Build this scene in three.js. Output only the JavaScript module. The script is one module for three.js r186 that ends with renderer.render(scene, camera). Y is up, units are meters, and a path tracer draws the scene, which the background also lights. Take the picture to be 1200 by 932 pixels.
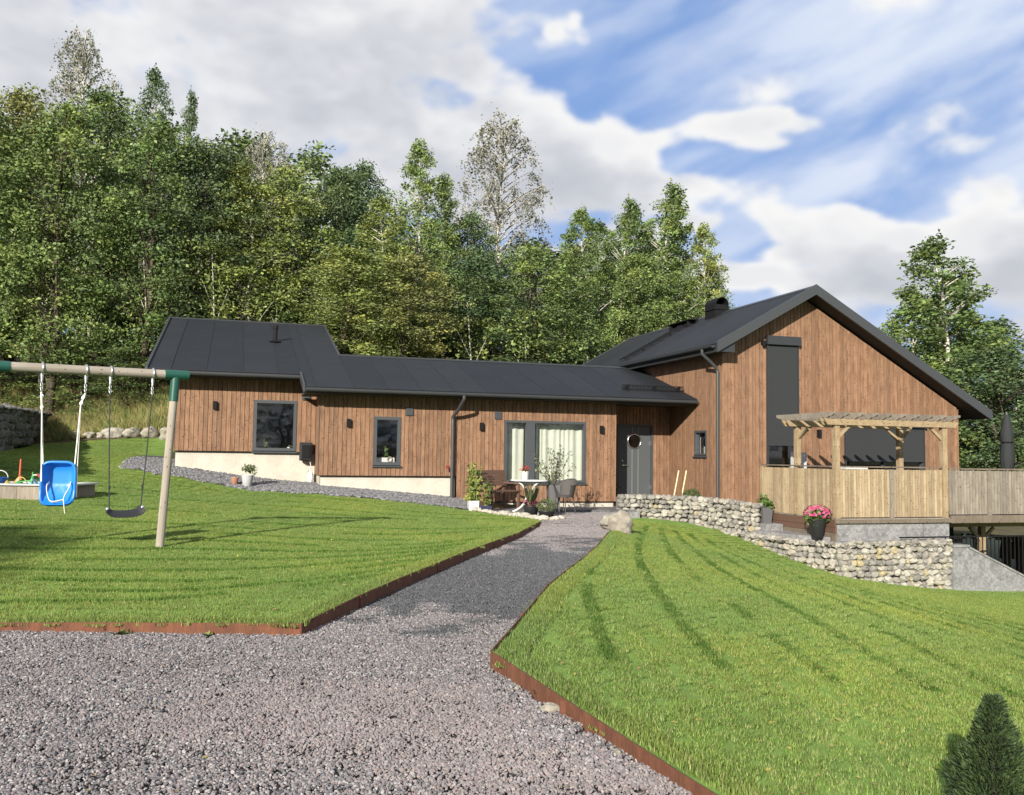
import * as THREE from 'three';
import { mergeGeometries } from 'three/addons/utils/BufferGeometryUtils.js';

// ---------------------------------------------------------------- camera, sky, sun, exposure
const scene = new THREE.Scene();
const camera = new THREE.PerspectiveCamera(47.06, 1024 / 795, 0.1, 3000);
camera.position.set(0, 1.45, 0);
camera.rotation.order = 'YXZ';
camera.rotation.set(3.57 * Math.PI / 180, 0, 0.8 * Math.PI / 180);
const renderer = new THREE.WebGLRenderer({ antialias: true });
renderer.setSize(1024, 795);
renderer.toneMapping = THREE.LinearToneMapping;
renderer.toneMappingExposure = 1.8;
renderer.shadowMap.enabled = true;
const SUN_AZ = 20 * Math.PI / 180, SUN_EL = 21 * Math.PI / 180;
const sunDir = new THREE.Vector3(-Math.sin(SUN_AZ) * Math.cos(SUN_EL), Math.sin(SUN_EL), Math.cos(SUN_AZ) * Math.cos(SUN_EL));
const sun = new THREE.DirectionalLight(new THREE.Color(1.0, 0.93, 0.82), 4.6);
sun.position.copy(sunDir).multiplyScalar(80).add(new THREE.Vector3(0, 0, -20));
sun.target.position.set(0, 0, -20);
sun.castShadow = true;
sun.shadow.mapSize.set(4096, 4096);
sun.shadow.bias = -0.0005;
Object.assign(sun.shadow.camera, { left: -50, right: 50, top: 40, bottom: -40, near: 1, far: 200 });
scene.add(sun, sun.target);

// ---------------------------------------------------------------- random numbers and noise
function rng(seed) { let s = seed >>> 0; return () => { s = (s + 0x6d2b79f5) | 0; let t = Math.imul(s ^ (s >>> 15), 1 | s); t = (t + Math.imul(t ^ (t >>> 7), 61 | t)) ^ t; return ((t ^ (t >>> 14)) >>> 0) / 4294967296; }; }
const clamp = (x, a, b) => Math.min(Math.max(x, a), b), lerp = (a, b, t) => a + (b - a) * t;
const sstep = (a, b, x) => { const t = clamp((x - a) / (b - a), 0, 1); return t * t * (3 - 2 * t); };
const HASH = (() => { const r = rng(77), a = new Float32Array(65536); for (let i = 0; i < 65536; i++) a[i] = r(); return a; })();
const h3 = (x, y, z) => HASH[(Math.imul(x, 73856093) ^ Math.imul(y, 19349663) ^ Math.imul(z, 83492791)) & 65535];
function noise3(x, y, z) {
  const xi = Math.floor(x), yi = Math.floor(y), zi = Math.floor(z); let fx = x - xi, fy = y - yi, fz = z - zi;
  fx = fx * fx * (3 - 2 * fx); fy = fy * fy * (3 - 2 * fy); fz = fz * fz * (3 - 2 * fz);
  const a = lerp(lerp(h3(xi, yi, zi), h3(xi + 1, yi, zi), fx), lerp(h3(xi, yi + 1, zi), h3(xi + 1, yi + 1, zi), fx), fy);
  const b = lerp(lerp(h3(xi, yi, zi + 1), h3(xi + 1, yi, zi + 1), fx), lerp(h3(xi, yi + 1, zi + 1), h3(xi + 1, yi + 1, zi + 1), fx), fy);
  return lerp(a, b, fz);
}
function fbm3(x, y, z, o) { let s = 0, a = 0.5, n = 0; for (let i = 0; i < o; i++) { s += a * noise3(x, y, z); n += a; a *= 0.5; x = x * 2.03 + 11.3; y = y * 2.03 + 5.1; z = z * 2.03 + 7.7; } return s / n; }
const fbm2 = (x, y, o, k = 0) => fbm3(x, y, k, o);
// noise that repeats after P cells in both directions
function tnoise(x, y, px, py, k) {
  const xi = Math.floor(x), yi = Math.floor(y); let fx = x - xi, fy = y - yi; fx = fx * fx * (3 - 2 * fx); fy = fy * fy * (3 - 2 * fy);
  const m = (a, p) => ((a % p) + p) % p, x0 = m(xi, px), x1 = m(xi + 1, px), y0 = m(yi, py), y1 = m(yi + 1, py);
  return lerp(lerp(h3(x0, y0, k), h3(x1, y0, k), fx), lerp(h3(x0, y1, k), h3(x1, y1, k), fx), fy);
}

// ---------------------------------------------------------------- sky: air and clouds, by azimuth (right of straight ahead) and elevation in degrees
{
  const Wd = 2048, Hd = 1024, data = new Float32Array(Wd * Hd * 4);
  // cloud masses: azimuth, elevation, half widths, weight
  const rc = rng(321), blobs = [[-27, 27, 20, 6, .85], [-12, 25, 13, 5, .8], [-18, 33, 26, 7, .8], [-24, 20, 9, 3.2, .6], [-27, 14, 14, 4, .75], [-6, 15, 12, 3.2, .75]];
  // heaped clouds: a mass made of many smaller heads
  const heap = (az, el, w, h, k, n) => { for (let i = 0; i < n; i++) { const a = rc() * 6.283, q = Math.sqrt(rc()), s = .28 + rc() * .34; blobs.push([az + Math.cos(a) * q * w, el + Math.sin(a) * q * h, w * s * (.7 + rc() * .5), Math.max(h * s * 1.15, .55), k * (.7 + rc() * .4)]); } };
  heap(-8, 20.5, 9, 4.2, .62, 16); heap(0, 19.6, 6.5, 3.4, .66, 16); heap(5, 18.0, 3.6, 2.2, .62, 12); heap(-16, 17, 8, 2.6, .5, 10);
  heap(14.2, 19.2, 4.6, 1.2, .50, 14); heap(5.8, 16.4, 4.2, 1.0, .52, 10); heap(11.5, 15.2, 4.4, 1.5, .58, 14); heap(16.8, 14.0, 4.4, 1.5, .58, 14); heap(20.5, 13.2, 3.0, 1.0, .45, 8); heap(9, 12.6, 7, 1.8, .50, 14); heap(18, 11.0, 4.6, 1.3, .50, 12); heap(26.5, 12.0, 3.2, 2.0, .55, 12); heap(30.6, 13.0, 4.0, 2.8, .66, 14); heap(24, 9.0, 6, 1.6, .45, 10); heap(31, 8.6, 6, 2.6, .6, 12); heap(29, 17.6, 4, .9, .3, 6); heap(3.5, 25.5, 1.4, .8, .35, 4);
  const dens = (az, el, dx, dy, dz) => {
    let b = 1;
    for (const [a, e, w, h, k] of blobs) { const x = (az - a) / w, y = (el - e) / h, r = x * x + y * y; if (r < 4) b *= 1 - k * Math.exp(-r * r * .9 - r * .2); }
    const wx = fbm3(dx * 5 + 3, dy * 9, dz * 5, 3) - .5, sc = 8.5, n = fbm3((dx + wx * .10) * sc, (dy + wx * .05) * sc * 1.9, dz * sc, 8), hi = fbm3(dx * 34, dy * 60, dz * 34, 4);
    // outside the picture the broken cloud goes on with the same cover
    const inside = sstep(48, 34, Math.abs(az)) * sstep(42, 32, el);
    const far = 0.40 + 0.9 * (fbm3(dx * 3.2 + 9, dy * 5, dz * 3.2, 3) - 0.45);
    return lerp(far, 1 - b, inside) + (n - 0.5) * 2.0 + (hi - .5) * .55;
  };
  for (let j = 0; j < Hd; j++) {
    const el = ((j + .5) / Hd - .5) * 180, up = el * Math.PI / 180;
    for (let i = 0; i < Wd; i++) {
      const rd = ((i + .5) / Wd - .5) * 2 * Math.PI, dx = Math.cos(rd) * Math.cos(up), dz = Math.sin(rd) * Math.cos(up), dy = Math.sin(up), o = (j * Wd + i) * 4;
      let c;
      if (el < -1) c = [.10, .11, .085];
      else {
        const az = Math.atan2(dx, -dz) * 180 / Math.PI, t = sstep(0, 60, el);
        const hz = Math.exp(-Math.max(el, 0) / 9);
        const clear = [lerp(.185, .10, t), lerp(.335, .20, t), lerp(.66, .46, t)];
        c = [lerp(clear[0], .36, hz), lerp(clear[1], .47, hz), lerp(clear[2], .66, hz)];
        // thin streaked ice cloud
        const sx = az * .045 + el * .03, sy = el * .16 - az * .055;
        const ci = sstep(.30, .70, fbm3(sx * 2.2 + .6 * fbm3(sx * 3, sy * 3, 9.1, 3), sy * 2.6, 3.3, 8)) * .86 + .20 * fbm3(sx * 6, sy * 9, 1.3, 4);
        const cw = ci * sstep(2, 12, el) * lerp(.5, 1, sstep(4, 22, az));
        c = c.map((x, k) => lerp(x, [.60, .66, .78][k], cw));
        const d = dens(az, el, dx, dy, dz);
        const a = sstep(.25, .66, d);
        if (a > 0) {
          const e2 = (el + 2.4) * Math.PI / 180, az2 = rd - .03, ux = Math.cos(az2) * Math.cos(e2), uz = Math.sin(az2) * Math.cos(e2), uy = Math.sin(e2);
          const above = dens(az - 1.7, el + 2.4, ux, uy, uz);
          const thick = sstep(.45, 1.2, d), shadow = sstep(.2, 1.2, above) * .70 + thick * .30;
          const lit = clamp(1 - shadow * .80, 0, 1), br = lerp(.42, .80, lit);
          const col = [br * lerp(.93, 1.0, lit), br * lerp(.97, .99, lit), br * lerp(1.08, .97, lit)];
          c = c.map((x, k) => lerp(x, col[k], a * .97));
        }
        const f = sstep(-1, .4, el); c = c.map((x, k) => lerp([.10, .11, .085][k], x, f));
      }
      data[o] = c[0]; data[o + 1] = c[1]; data[o + 2] = c[2]; data[o + 3] = 1;
    }
  }
  const t = new THREE.DataTexture(data, Wd, Hd, THREE.RGBAFormat, THREE.FloatType);
  t.mapping = THREE.EquirectangularReflectionMapping; t.magFilter = t.minFilter = THREE.LinearFilter; t.wrapS = THREE.RepeatWrapping; t.needsUpdate = true;
  scene.background = t; scene.environment = t;
}
scene.environmentIntensity = 0.68; scene.backgroundIntensity = 0.68;

// ---------------------------------------------------------------- helpers
const names = {};
function numbered(n) { const k = names[n] = (names[n] ?? -1) + 1; return k ? n + '_' + String(k).padStart(3, '0') : n; }
function mesh(name, geo, mat, parent) { const m = new THREE.Mesh(geo, mat); m.name = parent ? name : numbered(name); m.castShadow = m.receiveShadow = true; (parent ?? scene).add(m); return m; }
function tag(o, label, category, group, kind) { o.userData.label = label; o.userData.category = category; if (group) o.userData.group = group; if (kind) o.userData.kind = kind; return o; }
function thing(name, label, category, x = 0, y = 0, z = 0, turn = 0, group) { const g = new THREE.Group(); g.name = numbered(name); g.position.set(x, y, -z); g.rotation.y = turn; scene.add(g); return tag(g, label, category, group); }
function struct(name, geo, mat, label) { const m = mesh(name, geo, mat); m.userData.kind = 'structure'; if (label) { m.userData.label = label; } return m; }
const std = (color, roughness = .8, extra = {}) => new THREE.MeshStandardMaterial({ color: Array.isArray(color) ? new THREE.Color().setRGB(...color) : color, roughness, ...extra });
const mg = (list) => mergeGeometries(list.map((g) => { const q = g.index ? g.toNonIndexed() : g; for (const k of Object.keys(q.attributes)) if (!['position', 'normal', 'uv', 'color'].includes(k)) q.deleteAttribute(k); return q; }));
const at = (g, x, y, z, rx = 0, ry = 0, rz = 0, s = 1) => g.applyMatrix4(new THREE.Matrix4().compose(new THREE.Vector3(x, y, z), new THREE.Quaternion().setFromEuler(new THREE.Euler(rx, ry, rz)), typeof s === 'number' ? new THREE.Vector3(s, s, s) : new THREE.Vector3(...s)));
// hexahedron from 8 corners: 0-3 below (front left, front right, back right, back left), 4-7 above; uv in metres
function hexa(p, uo = 0, vo = 0) {
  const pos = [], uv = [], V = p.map((q) => new THREE.Vector3(...q));
  for (const [a, b, c, d] of [[0, 1, 5, 4], [1, 2, 6, 5], [2, 3, 7, 6], [3, 0, 4, 7], [4, 5, 6, 7], [3, 2, 1, 0]]) {
    const w = V[a].distanceTo(V[b]), h0 = V[a].distanceTo(V[d]), h1 = V[b].distanceTo(V[c]), t = [[uo, vo], [uo + w, vo], [uo + w, vo + h1], [uo, vo + h0]], q = [a, b, c, d];
    for (const k of [0, 1, 2, 0, 2, 3]) { pos.push(...p[q[k]]); uv.push(...t[k]); }
  }
  const g = new THREE.BufferGeometry();
  g.setAttribute('position', new THREE.Float32BufferAttribute(pos, 3)); g.setAttribute('uv', new THREE.Float32BufferAttribute(uv, 2)); g.computeVertexNormals();
  return g;
}
const box = (x0, x1, y0, y1, z0, z1, uo = 0, vo = 0) => hexa([[x0, y0, z1], [x1, y0, z1], [x1, y0, z0], [x0, y0, z0], [x0, y1, z1], [x1, y1, z1], [x1, y1, z0], [x0, y1, z0]], uo, vo);
// box with chamfered long edges
function cbox(w, h, d, c = .006) {
  const s = new THREE.Shape(); const x = w / 2 - c, y = h / 2 - c;
  s.moveTo(-x, -y); s.lineTo(x, -y); s.lineTo(x, y); s.lineTo(-x, y); s.closePath();
  const g = new THREE.ExtrudeGeometry(s, { depth: Math.max(d - 2 * c, .001), bevelEnabled: true, bevelThickness: c, bevelSize: c, bevelSegments: 1 });
  g.translate(0, 0, -Math.max(d - 2 * c, .001) / 2); return g;
}
function tube(pts, r, seg = 6, n = 0) { const c = new THREE.CatmullRomCurve3(pts.map((p) => new THREE.Vector3(...p)), false, 'catmullrom', .3); return new THREE.TubeGeometry(c, n || Math.max(2, (pts.length - 1) * 4), r, seg); }
function limb(a, b, r0, r1, seg = 5) { const A = new THREE.Vector3(...a), B = new THREE.Vector3(...b), l = A.distanceTo(B), g = new THREE.CylinderGeometry(r1, r0, l, seg, 1, false); g.translate(0, l / 2, 0); g.applyQuaternion(new THREE.Quaternion().setFromUnitVectors(new THREE.Vector3(0, 1, 0), B.clone().sub(A).normalize())); g.translate(...a); return g; }

// ---------------------------------------------------------------- textures
function tex(w, h, fn, srgb = true) {
  const d = new Uint8Array(w * h * 4);
  for (let j = 0; j < h; j++) for (let i = 0; i < w; i++) { const c = fn(i / w, j / h, i, j), o = (j * w + i) * 4; d[o] = clamp(c[0], 0, 255); d[o + 1] = clamp(c[1], 0, 255); d[o + 2] = clamp(c[2], 0, 255); d[o + 3] = 255; }
  const t = new THREE.DataTexture(d, w, h); t.wrapS = t.wrapT = THREE.RepeatWrapping; t.magFilter = THREE.LinearFilter; t.minFilter = THREE.LinearMipmapLinearFilter; t.generateMipmaps = true; if (srgb) t.colorSpace = THREE.SRGBColorSpace; t.needsUpdate = true; return t;
}
const rep = (t, x, y) => { const c = t.clone(); c.repeat.set(x, y); c.needsUpdate = true; return c; };
function woodTex(base, dark, knot, seed, knots) {
  const r = rng(seed), K = []; for (let i = 0; i < knots; i++) K.push([r(), r(), .006 + r() * .010, .5 + r()]);
  const KM = new Float32Array(512 * 1024);
  for (const [a, b, s, e] of K) { const rx = Math.ceil(s * 1.6 * 512), ry = Math.ceil(s * 1.6 / 2.6 / e * 1024); for (let j = -ry; j <= ry; j++) for (let i = -rx; i <= rx; i++) { const q = Math.hypot(i / 512, j / 1024 * 2.6 * e) / s, x = (Math.floor(a * 512) + i + 512) & 511, y = (Math.floor(b * 1024) + j + 1024) & 1023; KM[y * 512 + x] = Math.max(KM[y * 512 + x], 1 - sstep(.6, 1.5, q)); } }
  return tex(512, 1024, (u, v, i, j) => {
    const warp = tnoise(u * 8, v * 6, 8, 6, seed) * .05;
    const g = .55 * tnoise((u + warp) * 128, v * 5, 128, 5, seed + 1) + .45 * tnoise((u + warp) * 40, v * 3, 40, 3, seed + 2);
    const blot = tnoise(u * 10, v * 7, 10, 7, seed + 3), k = KM[j * 512 + i] * .85, m = clamp(g * .75 + blot * .35 - .12, 0, 1), q = (HASH[(i * 131 + j * 7919) & 65535] - .5) * 8;
    return [lerp(lerp(base[0], dark[0], m), knot[0], k) + q, lerp(lerp(base[1], dark[1], m), knot[1], k) + q, lerp(lerp(base[2], dark[2], m), knot[2], k) + q];
  });
}
const T = {
  clad: woodTex([192, 153, 122], [130, 96, 72], [62, 42, 30], 3, 110),
  pine: woodTex([226, 208, 176], [176, 150, 114], [120, 88, 58], 9, 140),
  grey: woodTex([190, 180, 166], [132, 122, 110], [84, 68, 54], 15, 90),
  log: woodTex([214, 206, 192], [158, 148, 134], [70, 60, 52], 21, 40),
  concrete: tex(512, 512, (u, v) => { const n = .22 * tnoise(u * 6, v * 6, 6, 6, 31) + .33 * tnoise(u * 24, v * 24, 24, 24, 32) + .45 * tnoise(u * 140, v * 140, 140, 140, 33); const g = 150 + 55 * (n - .5) * 2; return [g, g, g * 1.0]; }),
  plaster: tex(512, 512, (u, v) => { const n = .45 * tnoise(u * 5, v * 5, 5, 5, 41) + .3 * tnoise(u * 30, v * 30, 30, 30, 42) + .25 * tnoise(u * 200, v * 200, 200, 200, 43); const g = (n - .5) * 46; return [224 + g, 218 + g, 204 + g]; }),
  rust: tex(1024, 256, (u, v) => { const n = .4 * tnoise(u * 18, v * 5, 18, 5, 51) + .35 * tnoise(u * 90, v * 24, 90, 24, 52) + .25 * tnoise(u * 300, v * 80, 300, 80, 53), s = tnoise(u * 60, v * 2, 60, 2, 54); return [lerp(92, 152, n), lerp(60, 100, n) + 8 * (s - .5), lerp(46, 72, n)]; }),
  metal: tex(512, 512, (u, v) => { const n = .6 * tnoise(u * 4, v * 9, 4, 9, 61) + .4 * tnoise(u * 60, v * 60, 60, 60, 62), g = 235 + 30 * (n - .5); return [g, g, g]; }),
  turf: tex(1024, 1024, (u, v) => { const n = .35 * tnoise(u * 7, v * 7, 7, 7, 71) + .3 * tnoise(u * 33, v * 33, 33, 33, 72) + .35 * tnoise(u * 300, v * 300, 300, 300, 73); return [lerp(78, 126, n), lerp(106, 156, n), lerp(36, 72, n)]; }),
  soil: tex(512, 512, (u, v) => { const n = .5 * tnoise(u * 9, v * 9, 9, 9, 81) + .5 * tnoise(u * 120, v * 120, 120, 120, 82); return [lerp(60, 128, n), lerp(58, 112, n), lerp(34, 62, n)]; }),
  grit: tex(1024, 1024, (u, v) => { const n = .2 * tnoise(u * 12, v * 12, 12, 12, 91) + .8 * h3(Math.floor(u * 180), Math.floor(v * 180), 92), b = .25 * tnoise(u * 160, v * 160, 160, 160, 93); const g = 52 + 70 * n + 30 * b; return [g * 1.02, g * .98, g * .97]; }),
  stone: tex(256, 256, (u, v) => { const n = .5 * tnoise(u * 6, v * 6, 6, 6, 101) + .5 * tnoise(u * 50, v * 50, 50, 50, 102), g = 190 + 90 * (n - .5); return [g, g * .98, g * .94]; }),
  birch: tex(256, 512, (u, v) => { const n = tnoise(u * 4, v * 40, 4, 40, 111), m = tnoise(u * 10, v * 160, 10, 160, 112); const k = n > .66 && m > .35 ? .25 : 1, g = (188 + 40 * m) * k; return [g, g * .98, g * .93]; }),
  bark: tex(256, 512, (u, v) => { const n = .6 * tnoise(u * 14, v * 8, 14, 8, 121) + .4 * tnoise(u * 60, v * 60, 60, 60, 122), g = 60 + 90 * n; return [g, g * .9, g * .78]; }),
  bumpN: tex(512, 512, (u, v) => { const n = .5 * tnoise(u * 40, v * 40, 40, 40, 131) + .5 * tnoise(u * 170, v * 170, 170, 170, 132); return [255 * n, 255 * n, 255 * n]; }, false),
};
const tint = (r, g, b) => new THREE.Color().setRGB(r, g, b);
const M = {
  clad: [[.53, .51, .49], [.58, .56, .54], [.485, .465, .45], [.55, .52, .49], [.62, .59, .565], [.445, .425, .41]].map((c) => std(c, .82, { map: T.clad, bumpMap: T.clad, bumpScale: .0015 })),
  backing: std([.035, .025, .018], .95),
  pine: [[.52, .51, .495], [.46, .45, .44], [.59, .58, .56], [.42, .41, .40]].map((c) => std(c, .85, { map: T.pine })),
  weathered: [[.54, .535, .53], [.47, .465, .46], [.60, .59, .575]].map((c) => std(c, .88, { map: T.grey })),
  beam: std([.46, .44, .41], .85, { map: T.pine }), beam2: std([.36, .33, .30], .88, { map: T.grey }),
  log: std([.56, .55, .54], .85, { map: T.log, bumpMap: T.log, bumpScale: .002 }),
  roof: [[.024, .027, .033], [.022, .025, .031], [.026, .029, .035]].map((c) => new THREE.MeshPhysicalMaterial({ color: tint(...c), roughness: .7, specularIntensity: .4, map: rep(T.metal, .3, .3) })),
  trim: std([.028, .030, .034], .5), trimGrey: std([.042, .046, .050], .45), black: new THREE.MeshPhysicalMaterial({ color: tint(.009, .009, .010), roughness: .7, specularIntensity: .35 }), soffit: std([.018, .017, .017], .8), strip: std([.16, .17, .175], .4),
  frame: std([.050, .056, .062], .5), door: std([.066, .074, .077], .55), steel: std([.6, .6, .6], .22, { metalness: 1 }), fabric: new THREE.MeshPhysicalMaterial({ color: tint(.034, .037, .039), roughness: .9, specularIntensity: .2 }),
  glass: new THREE.MeshPhysicalMaterial({ color: 0xffffff, roughness: .02, transmission: 1, thickness: 0, ior: 1.5 }),
  room: std([.30, .28, .26], .9), curtain: new THREE.MeshPhysicalMaterial({ color: tint(.58, .62, .52), roughness: .95, transmission: .3, thickness: 0 }),
  plinth: std([.60, .60, .59], .9, { map: T.plaster }), concrete: std([.62, .62, .62], .9, { map: T.concrete, bumpMap: T.bumpN, bumpScale: .003 }), asphalt: std([.30, .30, .31], .9, { map: T.concrete }),
  rust: std([.62, .56, .50], .85, { map: T.rust, bumpMap: T.rust, bumpScale: .001 }), white: std([.52, .52, .505], .5), whiteRope: std([.78, .75, .66], .9), blackRope: std([.03, .03, .035], .8),
  green: std([.012, .075, .055], .4), blue: std([.02, .20, .62], .32), rubber: std([.013, .014, .017], .65), galv: std([.55, .56, .57], .35, { metalness: .9 }),
  brown: std([.11, .062, .042], .6), wicker: std([.065, .06, .056], .8), navy: std([.02, .022, .06], .4), terracotta: std([.34, .17, .11], .85), potGrey: std([.42, .43, .43], .8), potDark: std([.10, .10, .105], .6), potBlack: std([.018, .018, .02], .5),
  leaf: new THREE.MeshPhysicalMaterial({ color: 0xffffff, vertexColors: true, roughness: .62, transmission: .22, thickness: 0, specularIntensity: .6 }),
};
const pick = (a, r) => a[Math.floor(r() * a.length) % a.length];

// ---------------------------------------------------------------- place: house axes u (along the fronts), v (into depth)
const A0 = 16.88 * Math.PI / 180, CA = Math.cos(A0), SA = Math.sin(A0);
const XZ = (u, v) => [u * CA - v * SA, u * SA + v * CA];
const UV = (x, z) => [x * CA + z * SA, -x * SA + z * CA];
const E0 = 1.45; // eye height above the drive
// ground heights: thin plate spline through levels read on the site
function spline(P) {
  const n = P.length, N = n + 3, K = (a, b) => { const q = (a[0] - b[0]) ** 2 + (a[1] - b[1]) ** 2; return q < 1e-9 ? 0 : q * Math.log(q) * .5; };
  const m = []; for (let i = 0; i < N; i++) m.push(new Float64Array(N + 1));
  for (let i = 0; i < n; i++) { for (let j = 0; j < n; j++) m[i][j] = K(P[i], P[j]) + (i === j ? .02 : 0); m[i][n] = m[n][i] = 1; m[i][n + 1] = m[n + 1][i] = P[i][0]; m[i][n + 2] = m[n + 2][i] = P[i][1]; m[i][N] = P[i][2]; }
  for (let i = 0; i < N; i++) { let b = i; for (let k = i; k < N; k++) if (Math.abs(m[k][i]) > Math.abs(m[b][i])) b = k; [m[i], m[b]] = [m[b], m[i]]; for (let k = i + 1; k < N; k++) { const f = m[k][i] / m[i][i]; if (f) for (let c = i; c <= N; c++) m[k][c] -= f * m[i][c]; } }
  const w = new Float64Array(N); for (let i = N - 1; i >= 0; i--) { let s = m[i][N]; for (let c = i + 1; c < N; c++) s -= m[i][c] * w[c]; w[i] = s / m[i][i]; }
  return (x, z) => { let s = w[n] + w[n + 1] * x + w[n + 2] * z; const q = [x, z]; for (let i = 0; i < n; i++) s += w[i] * K(P[i], q); return s; };
}
const groundL = spline([[-45, 7.3, .6], [-30, 7.3, .25], [-12, 7.3, .05], [-4, 7.32, .045], [-1.7, 7.4, .08], [-1.16, 9.9, .10], [-.5, 13, .10], [.2, 15.8, .08], [.8, 19, .05], [1, 20.3, .03], [-4.4, 11.6, .23], [-7.45, 16, .53], [-8.67, 15.6, .53],
  [-3.8, 20.6, .46], [-5.94, 20.7, .57], [-1.53, 21, .24], [-8.5, 21.9, 1.05], [-4.54, 21.6, .62], [-1.475, 22.54, .357], [-8.03, 21.8, 1.03], [-5.14, 22.68, .68], [-.3, 21.4, .09], [1.5, 22, 0], [3, 23.5, 0], [6, 26, 0], [-10.5, 27.5, 1.8], [-12.75, 28.5, 1.88], [-15.3, 30, 2.0], [-12.3, 22, 1.34], [-11, 18, .85], [-7, 27, 1.6],
  [-17.6, 33, 3.6], [-11.9, 31, 2.87], [-5, 32, 2.5], [3, 36, 2], [10, 38, 1], [-20, 45, 6.5], [0, 48, 5], [15, 48, 2], [-35, 45, 8], [-30, 30, 3.5], [-25, 20, 1.8], [-25, 12, .8], [0, 62, 6], [-30, 62, 9], [25, 62, 4], [-60, 62, 10], [-60, 30, 6]]);
const groundR = spline([[-.12, 6.31, .10], [.77, 4.1, .045], [1.6, 2.1, .03], [2.9, -1, .03], [.38, 9.43, .10], [1.35, 14.14, .05], [2.0, 18, 0], [2.6, 21.5, -.06], [4.23, 21.9, -.13], [5.45, 20.8, -.47], [6.48, 19.3, -.87], [9.12, 19.4, -1.27], [11.25, 20, -1.38], [2.4, 5, -.22], [5, 8, -.6], [6, 12, -.78], [9, 12, -1.15], [14, 12, -1.5], [14, 20, -1.45], [25, 15, -1.9], [25, 5, -2], [10, 5, -1.2], [5, 3, -.6], [3, 10, -.2], [4, 16, -.35], [20, -1, -1.8], [7, -1, -.6], [14, 23, -1.5], [40, 15, -2.4]]);
const poly = (pts, z) => { for (let i = 1; i < pts.length; i++) if (z <= pts[i][1] || i === pts.length - 1) { const [a, b] = pts[i - 1], [c, d] = pts[i]; return lerp(a, c, (z - b) / (d - b)); } };
const leftLine = [[-1.64, 7.32], [-1.16, 9.9], [-.62, 12.5], [.12, 15.8], [.62, 19], [.85, 20.4]], rightLine = [[8.4, -15], [.77, 4.1], [-.12, 6.31], [.38, 9.43], [.93, 12], [1.36, 14.3], [2.02, 18.2], [2.45, 21.5]];
const pathY = (z) => .10 * sstep(18.2, 20.6, z);
const XL = (z) => poly(leftLine, z), XR = (z) => poly(rightLine, z);
function rows(z0, z1, dz, xa, xb, nx, y, uvs = 1) {
  const nz = Math.ceil((z1 - z0) / dz), pos = [], uv = [], idx = [];
  for (let j = 0; j <= nz; j++) { const z = lerp(z0, z1, j / nz), a = xa(z), b = xb(z); for (let i = 0; i <= nx; i++) { const t = i / nx, x = lerp(a, b, t); pos.push(x, y(x, z), -z); uv.push(x * uvs, z * uvs); } }
  for (let j = 0; j < nz; j++) for (let i = 0; i < nx; i++) { const p = j * (nx + 1) + i; idx.push(p, p + 1, p + nx + 2, p, p + nx + 2, p + nx + 1); }
  const g = new THREE.BufferGeometry(); g.setAttribute('position', new THREE.Float32BufferAttribute(pos, 3)); g.setAttribute('uv', new THREE.Float32BufferAttribute(uv, 2)); g.setIndex(idx); g.computeVertexNormals(); return g;
}
const cut = (xa) => (z) => Math.max(xa(z), -60);
const turfM = std([1.0, 1.0, .8], .95, { map: rep(T.turf, .5, .5) }), soilM = std([.55, .55, .48], .95, { map: rep(T.soil, .4, .4) }), gritM = std([.62, .60, .59], .95, { map: rep(T.grit, .5, .5) });
// far ground to the horizon, well below what stands on it
struct('ground', (() => { const g = new THREE.PlaneGeometry(3000, 3000, 1, 1); g.rotateX(-Math.PI / 2); g.translate(0, -4.2, 0); return g; })(), std([.09, .11, .05], .95), 'dark green land reaching to the horizon');
struct('lawn', rows(7.32, 20.4, .25, () => -60, (z) => XL(z) - .006, 150, (x, z) => groundL(x, z) - .004), turfM, 'mown green lawn rising towards the swing and the stone wall');
struct('hillside', rows(20.4, 75, .4, () => -60, (z) => z < 23.4 ? lerp(.844, 5, sstep(20.6, 23, z)) : Math.min(5 + (z - 23.4) * 3, 32), 130, (x, z) => groundL(x, z) - .006), soilM, 'ground rising behind the house under the wood');
const lawnEnd = [[.8, 20.4], [-1.6, 21], [-5.5, 22], [-8.8, 22.5], [-9.6, 27.6]];
struct('lawn', rows(20.38, 27.5, .25, () => -16, (z) => poly(lawnEnd, z), 60, (x, z) => groundL(x, z) + .002), turfM, 'mown green lawn running up to the row of boulders');
struct('lawn', rows(-3, 23, .25, (z) => XR(z) + .006, () => 42, 130, (x, z) => groundR(x, z) - .004), turfM, 'mown green lawn falling away beside the gabion wall');
struct('gravel_drive', rows(-15, 7.34, .5, () => -60, (z) => XR(z), 20, () => -.016), gritM, 'coarse grey and pink gravel drive');
struct('gravel_path', rows(7.34, 21.6, .5, (z) => XL(z), (z) => XR(z), 4, (x, z) => pathY(z) - .02), gritM, 'gravel path leading up to the front door');

// ---------------------------------------------------------------- the house
const HU = 9.49, HV = 22, HY = .16;
const house = thing('house', 'long timber clad house with black metal roofs and a tall gable', 'house', XZ(HU, HV)[0], HY, XZ(HU, HV)[1], A0);
const L = (u, y, v) => [u - HU, y - HY, -(v - HV)];
// wall maps: s along the wall seen from outside, y, d inward
const front = (v0) => (s, y, d) => L(s, y, v0 + d), side = (u0) => (s, y, d) => L(u0 + d, y, -s);
const slab = (m, s0, s1, b0, b1, t0, t1, d0, d1, uo, vo) => hexa([m(s0, b0, d0), m(s1, b1, d0), m(s1, b1, d1), m(s0, b0, d1), m(s0, t0, d0), m(s1, t1, d0), m(s1, t1, d1), m(s0, t0, d1)], uo, vo);
const rw = rng(5);
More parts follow.
